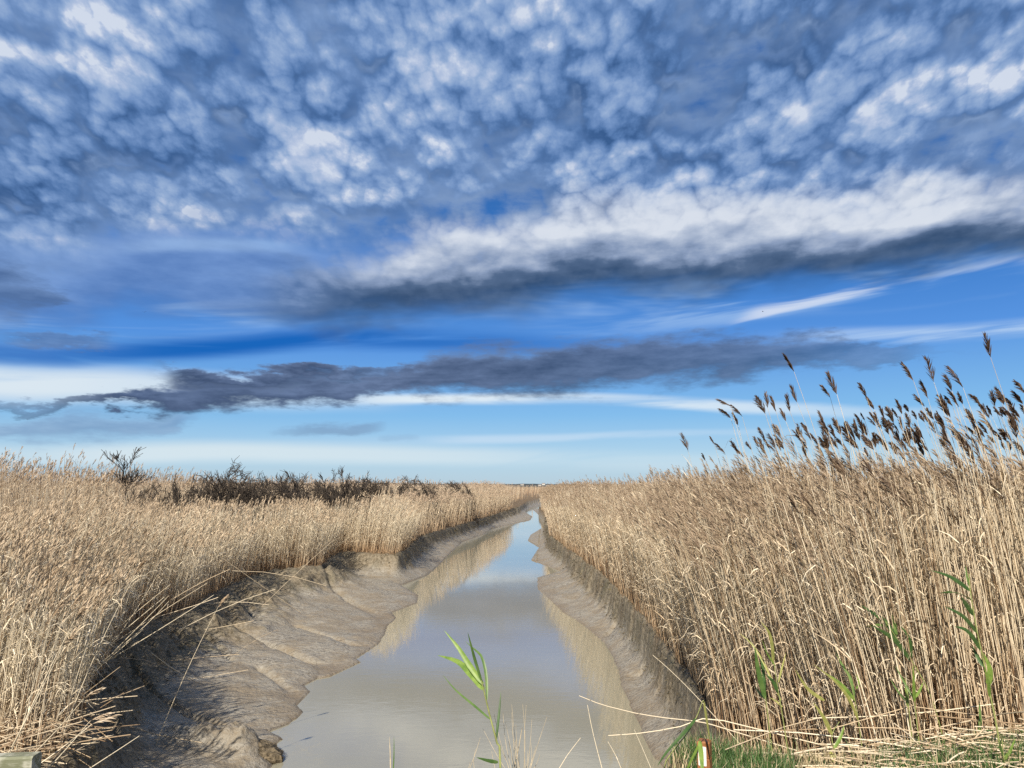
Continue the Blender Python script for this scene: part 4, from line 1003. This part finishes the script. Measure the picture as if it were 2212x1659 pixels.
# single dry stalks at the front
def stalk(label, d, pts, r=.0022, name='dry_stalk', cat='stalk', taper=.6, group=None):
    S = [at(u, v, d) for u, v in pts]; g0 = gz(S[0][0], S[0][1])[0]
    if S[0][2] > g0:
        e = nrm(S[0] - S[1]); q = (S[0][2] - g0 + .02) / max(-e[2], .25)
        S = [S[0] + e * q * np.array([1, 1, 0]) + np.array([0, 0, g0 - .02 - S[0][2]])] + S
    P = smooth_path(S, 16)[::1]; P = P[np.linspace(0, 15, 12).astype(int)]; b_ = Buf(); tubes(b_, (P - P[0])[None], (r * np.linspace(1, taper, 12))[None], with_len(rcol(1, PALE, CREAM), 12, np.array([.8])), 5)
    o = b_.build(name, m_reed); o.location = P[0]; tag(o, label, cat, group); return o
GD = 'dry stalks at the dyke edge'
stalk('long bent reed stalk arching out left over the water from the litter', 5.3, [(1610,1588),(1520,1561),(1453,1553),(1370,1540),(1300,1522),(1251,1503)], .0045, group=GD)
stalk('straight pale stalk lying level over the muddy water, below the arched one', 5.1, [(1580,1560),(1481,1568),(1400,1582),(1314,1589)], .0045, group=GD)
stalk('thin dead stalk leaning left before the water, taller of the slanting pair', 3.2, [(1302,1665),(1290,1620),(1278,1570),(1269,1523)], .0022, group=GD)
stalk('thin dead stalk leaning left before the water, shorter of the slanting pair', 3.2, [(1344,1665),(1330,1632),(1313,1602)], .0020, group=GD)
stalk('short slanting straw pointing up right out of the grass tuft', 3.2, [(1208,1660),(1225,1632),(1254,1594)], .0018, group=GD)
stalk('slanting straw rising from the grass beside the bent green reed', 3.6, [(1400,1645),(1385,1610),(1370,1576)], .0020, group=GD)
stalk('pale straw slanting down right across the mud near the bank reeds', 5.6, [(1560,1565),(1500,1500),(1450,1450),(1410,1415)], .0028, group=GD)
# thin grass pair left of the shoot
root = empty('grass_sprig', at(848, 1668, 3.0)); tag(root, 'pair of thin pale grass blades at the bottom, alone before the water', 'grass sprig')
leaf_part([at(844, 1680, 3.0), at(843, 1630, 3.0), at(841, 1589, 3.0)], .0022, m_straw, root, name='blade'); leaf_part([at(849, 1680, 3.0), at(851, 1630, 3.0), at(851, 1590, 3.0)], .0024, m_mgreen, root, name='blade')
# dry tuft
root = empty('grass_tuft', at(1140, 1672, 2.9)); tag(root, 'dry tuft of thin straw stalks right of the green shoot, before the water', 'grass tuft')
tips = [(1130,592),(1198,590),(1220,595),(1255,685),(1350,665),(1128,640),(1155,715),(1090,700),(1075,640),(1130,742),(1250,830),(1020,650),(1305,900),(935,795),(870,950),(905,870),(1005,880),(1300,985),(1195,735),(950,740),(1160,800),(1110,820),(1230,880),(1280,850),(1060,860),(1175,900)]
feet = [(1180,1010),(1205,1010),(1215,1010),(1225,1010),(1240,1010),(1150,1010),(1170,1010),(1140,1010),(1130,1010),(1160,1010),(1245,1010),(1120,1010),(1255,1010),(860,1010),(845,1010),(900,1010),(1030,1010),(1260,1010),(1140,1010),(1100,1010),(1165,1010),(1155,1010),(1215,1010),(1230,1010),(1120,1010),(1180,1010)]
for i, (tp, ft) in enumerate(zip(tips, feet)):
    a_, b2 = z4(ft)[0], z4(tp)[0]; mid = ((a_[0] + b2[0]) / 2 + rng.uniform(-4, 4), (a_[1] + b2[1]) / 2)
    d = 2.9 + rng.uniform(-.1, .1)
    tube_part('stalk', [at(*a_, d), at(*mid, d), at(*b2, d)], .0024 if i == 18 else .0011, m_straw, root, n=6, taper=.5, sides=4)

# ---------------------------------------------------------------- far shore
m_hill, b = new_mat('wooded ridge'); n_ = noise(coord(), .02, 5, .65)
link(mix(sstep(n_, .35, .65), (.030, .042, .050, 1), (.060, .075, .075, 1)), b.inputs['Base Color']); b.inputs['Roughness'].default_value = 1
xs = np.linspace(-1900, 2300, 700); V = []
prof_ = 13.5 + 7 * fbm(xs * .0022, xs * 0, 4) + 5.0 * fbm(xs * .02, xs * 0 + 4, 4) - 7 * ss(xs, 250, 900) + 3 * ss(-xs, 200, 700)
for k, f in enumerate((0, .55, 1, .7, 0)):
    V.append(np.stack([xs, 2900 + k * 120 + 60 * fbm(xs * .004, xs * 0 + k, 2), -.9 + (prof_ + .9) * f], 1))
V = np.concatenate(V); ii = np.arange(5 * 700).reshape(5, 700)
tag(mesh_np('hills', V, np.stack([ii[:-1, :-1].ravel(), ii[:-1, 1:].ravel(), ii[1:, 1:].ravel(), ii[1:, :-1].ravel()], 1), m_hill), kind='structure')
m_wall = plain('pale render', (.50, .51, .50), .8, .06, .3); m_roof = plain('slate roof', (.20, .18, .18), .8, .15, .5)
HL = ['white house alone on the far shore, leftmost of the distant ones', 'pale house in the far cluster, left of the two taller ones', 'taller white building in the middle of the far cluster', 'long low white building at the right of the far cluster', 'tiny white house on the far ridge just above the right reeds']
for k, (u, v, w_, h_) in enumerate([(1128, 1046.8, 13, 3.6), (1166, 1048.2, 12, 4.5), (1174, 1046.5, 12, 6.5), (1184, 1048.8, 18, 4.0), (1261, 1045.8, 8, 4)]):
    p = at(u, v + 1.5, 2880.); root = empty('house', (p[0], p[1], max(p[2], -.5))); tag(root, HL[k], 'house', 'houses on the far shore')
    a, d_ = w_ / 2, 4.0
    mesh_py('wall', [(-a, -d_, 0), (a, -d_, 0), (a, d_, 0), (-a, d_, 0), (-a, -d_, h_), (a, -d_, h_), (a, d_, h_), (-a, d_, h_), (-a, 0, h_ + 1.6), (a, 0, h_ + 1.6)],
            [(0, 1, 5, 4), (1, 2, 6, 9, 5), (2, 3, 7, 6), (3, 0, 4, 8, 7)], m_wall, root)
    e = .6
    mesh_py('roof', [(-a - e, -d_ - e, h_ - .2), (a + e, -d_ - e, h_ - .2), (a + e, 0, h_ + 1.75), (-a - e, 0, h_ + 1.75), (a + e, d_ + e, h_ - .2), (-a - e, d_ + e, h_ - .2)], [(0, 1, 2, 3), (3, 2, 4, 5)], m_roof, root)
# birds, far off
m_bird = plain('dark plumage', (.03, .03, .035), .8, .2, 8)
for k, (u, v, d, lab) in enumerate([(312, 674, 140, 'tiny dark bird flying over the left marsh'), (1648, 673, 140, 'tiny dark bird flying high over the right reed bed'), (60, 907, 150, 'tiny dark bird low in the sky at the far left')]):
    p = at(u, v, d); V = [(-.16, 0, 0), (.02, .05, .02), (.20, 0, .01), (.02, -.05, .02), (.03, 0, -.05), (.02, .0, .05)]
    root = empty('bird', p, RN.uniform(0, 3)); tag(root, lab, 'bird')
    mesh_py('body', V, [(0, 1, 5), (1, 2, 5), (2, 3, 5), (3, 0, 5), (1, 0, 4), (2, 1, 4), (3, 2, 4), (0, 3, 4)], m_bird, root)
    for s_ in (1, -1):
        mesh_py('wing', [(-.06, .03 * s_, .02), (.08, .03 * s_, .02), (.07, .20 * s_, .10), (-.03, .22 * s_, .09), (-.04, .42 * s_, .06), (0, .2 * s_, .08)], [(0, 1, 2, 3), (3, 2, 4), (0, 3, 5, 1)], m_bird, root)
reed_bed = reedbuf.build('reed_bed', m_reed)
tag(reed_bed, kind='stuff')
print('verts', sum(len(o.data.vertices) for o in bpy.data.objects if o.type == 'MESH'))
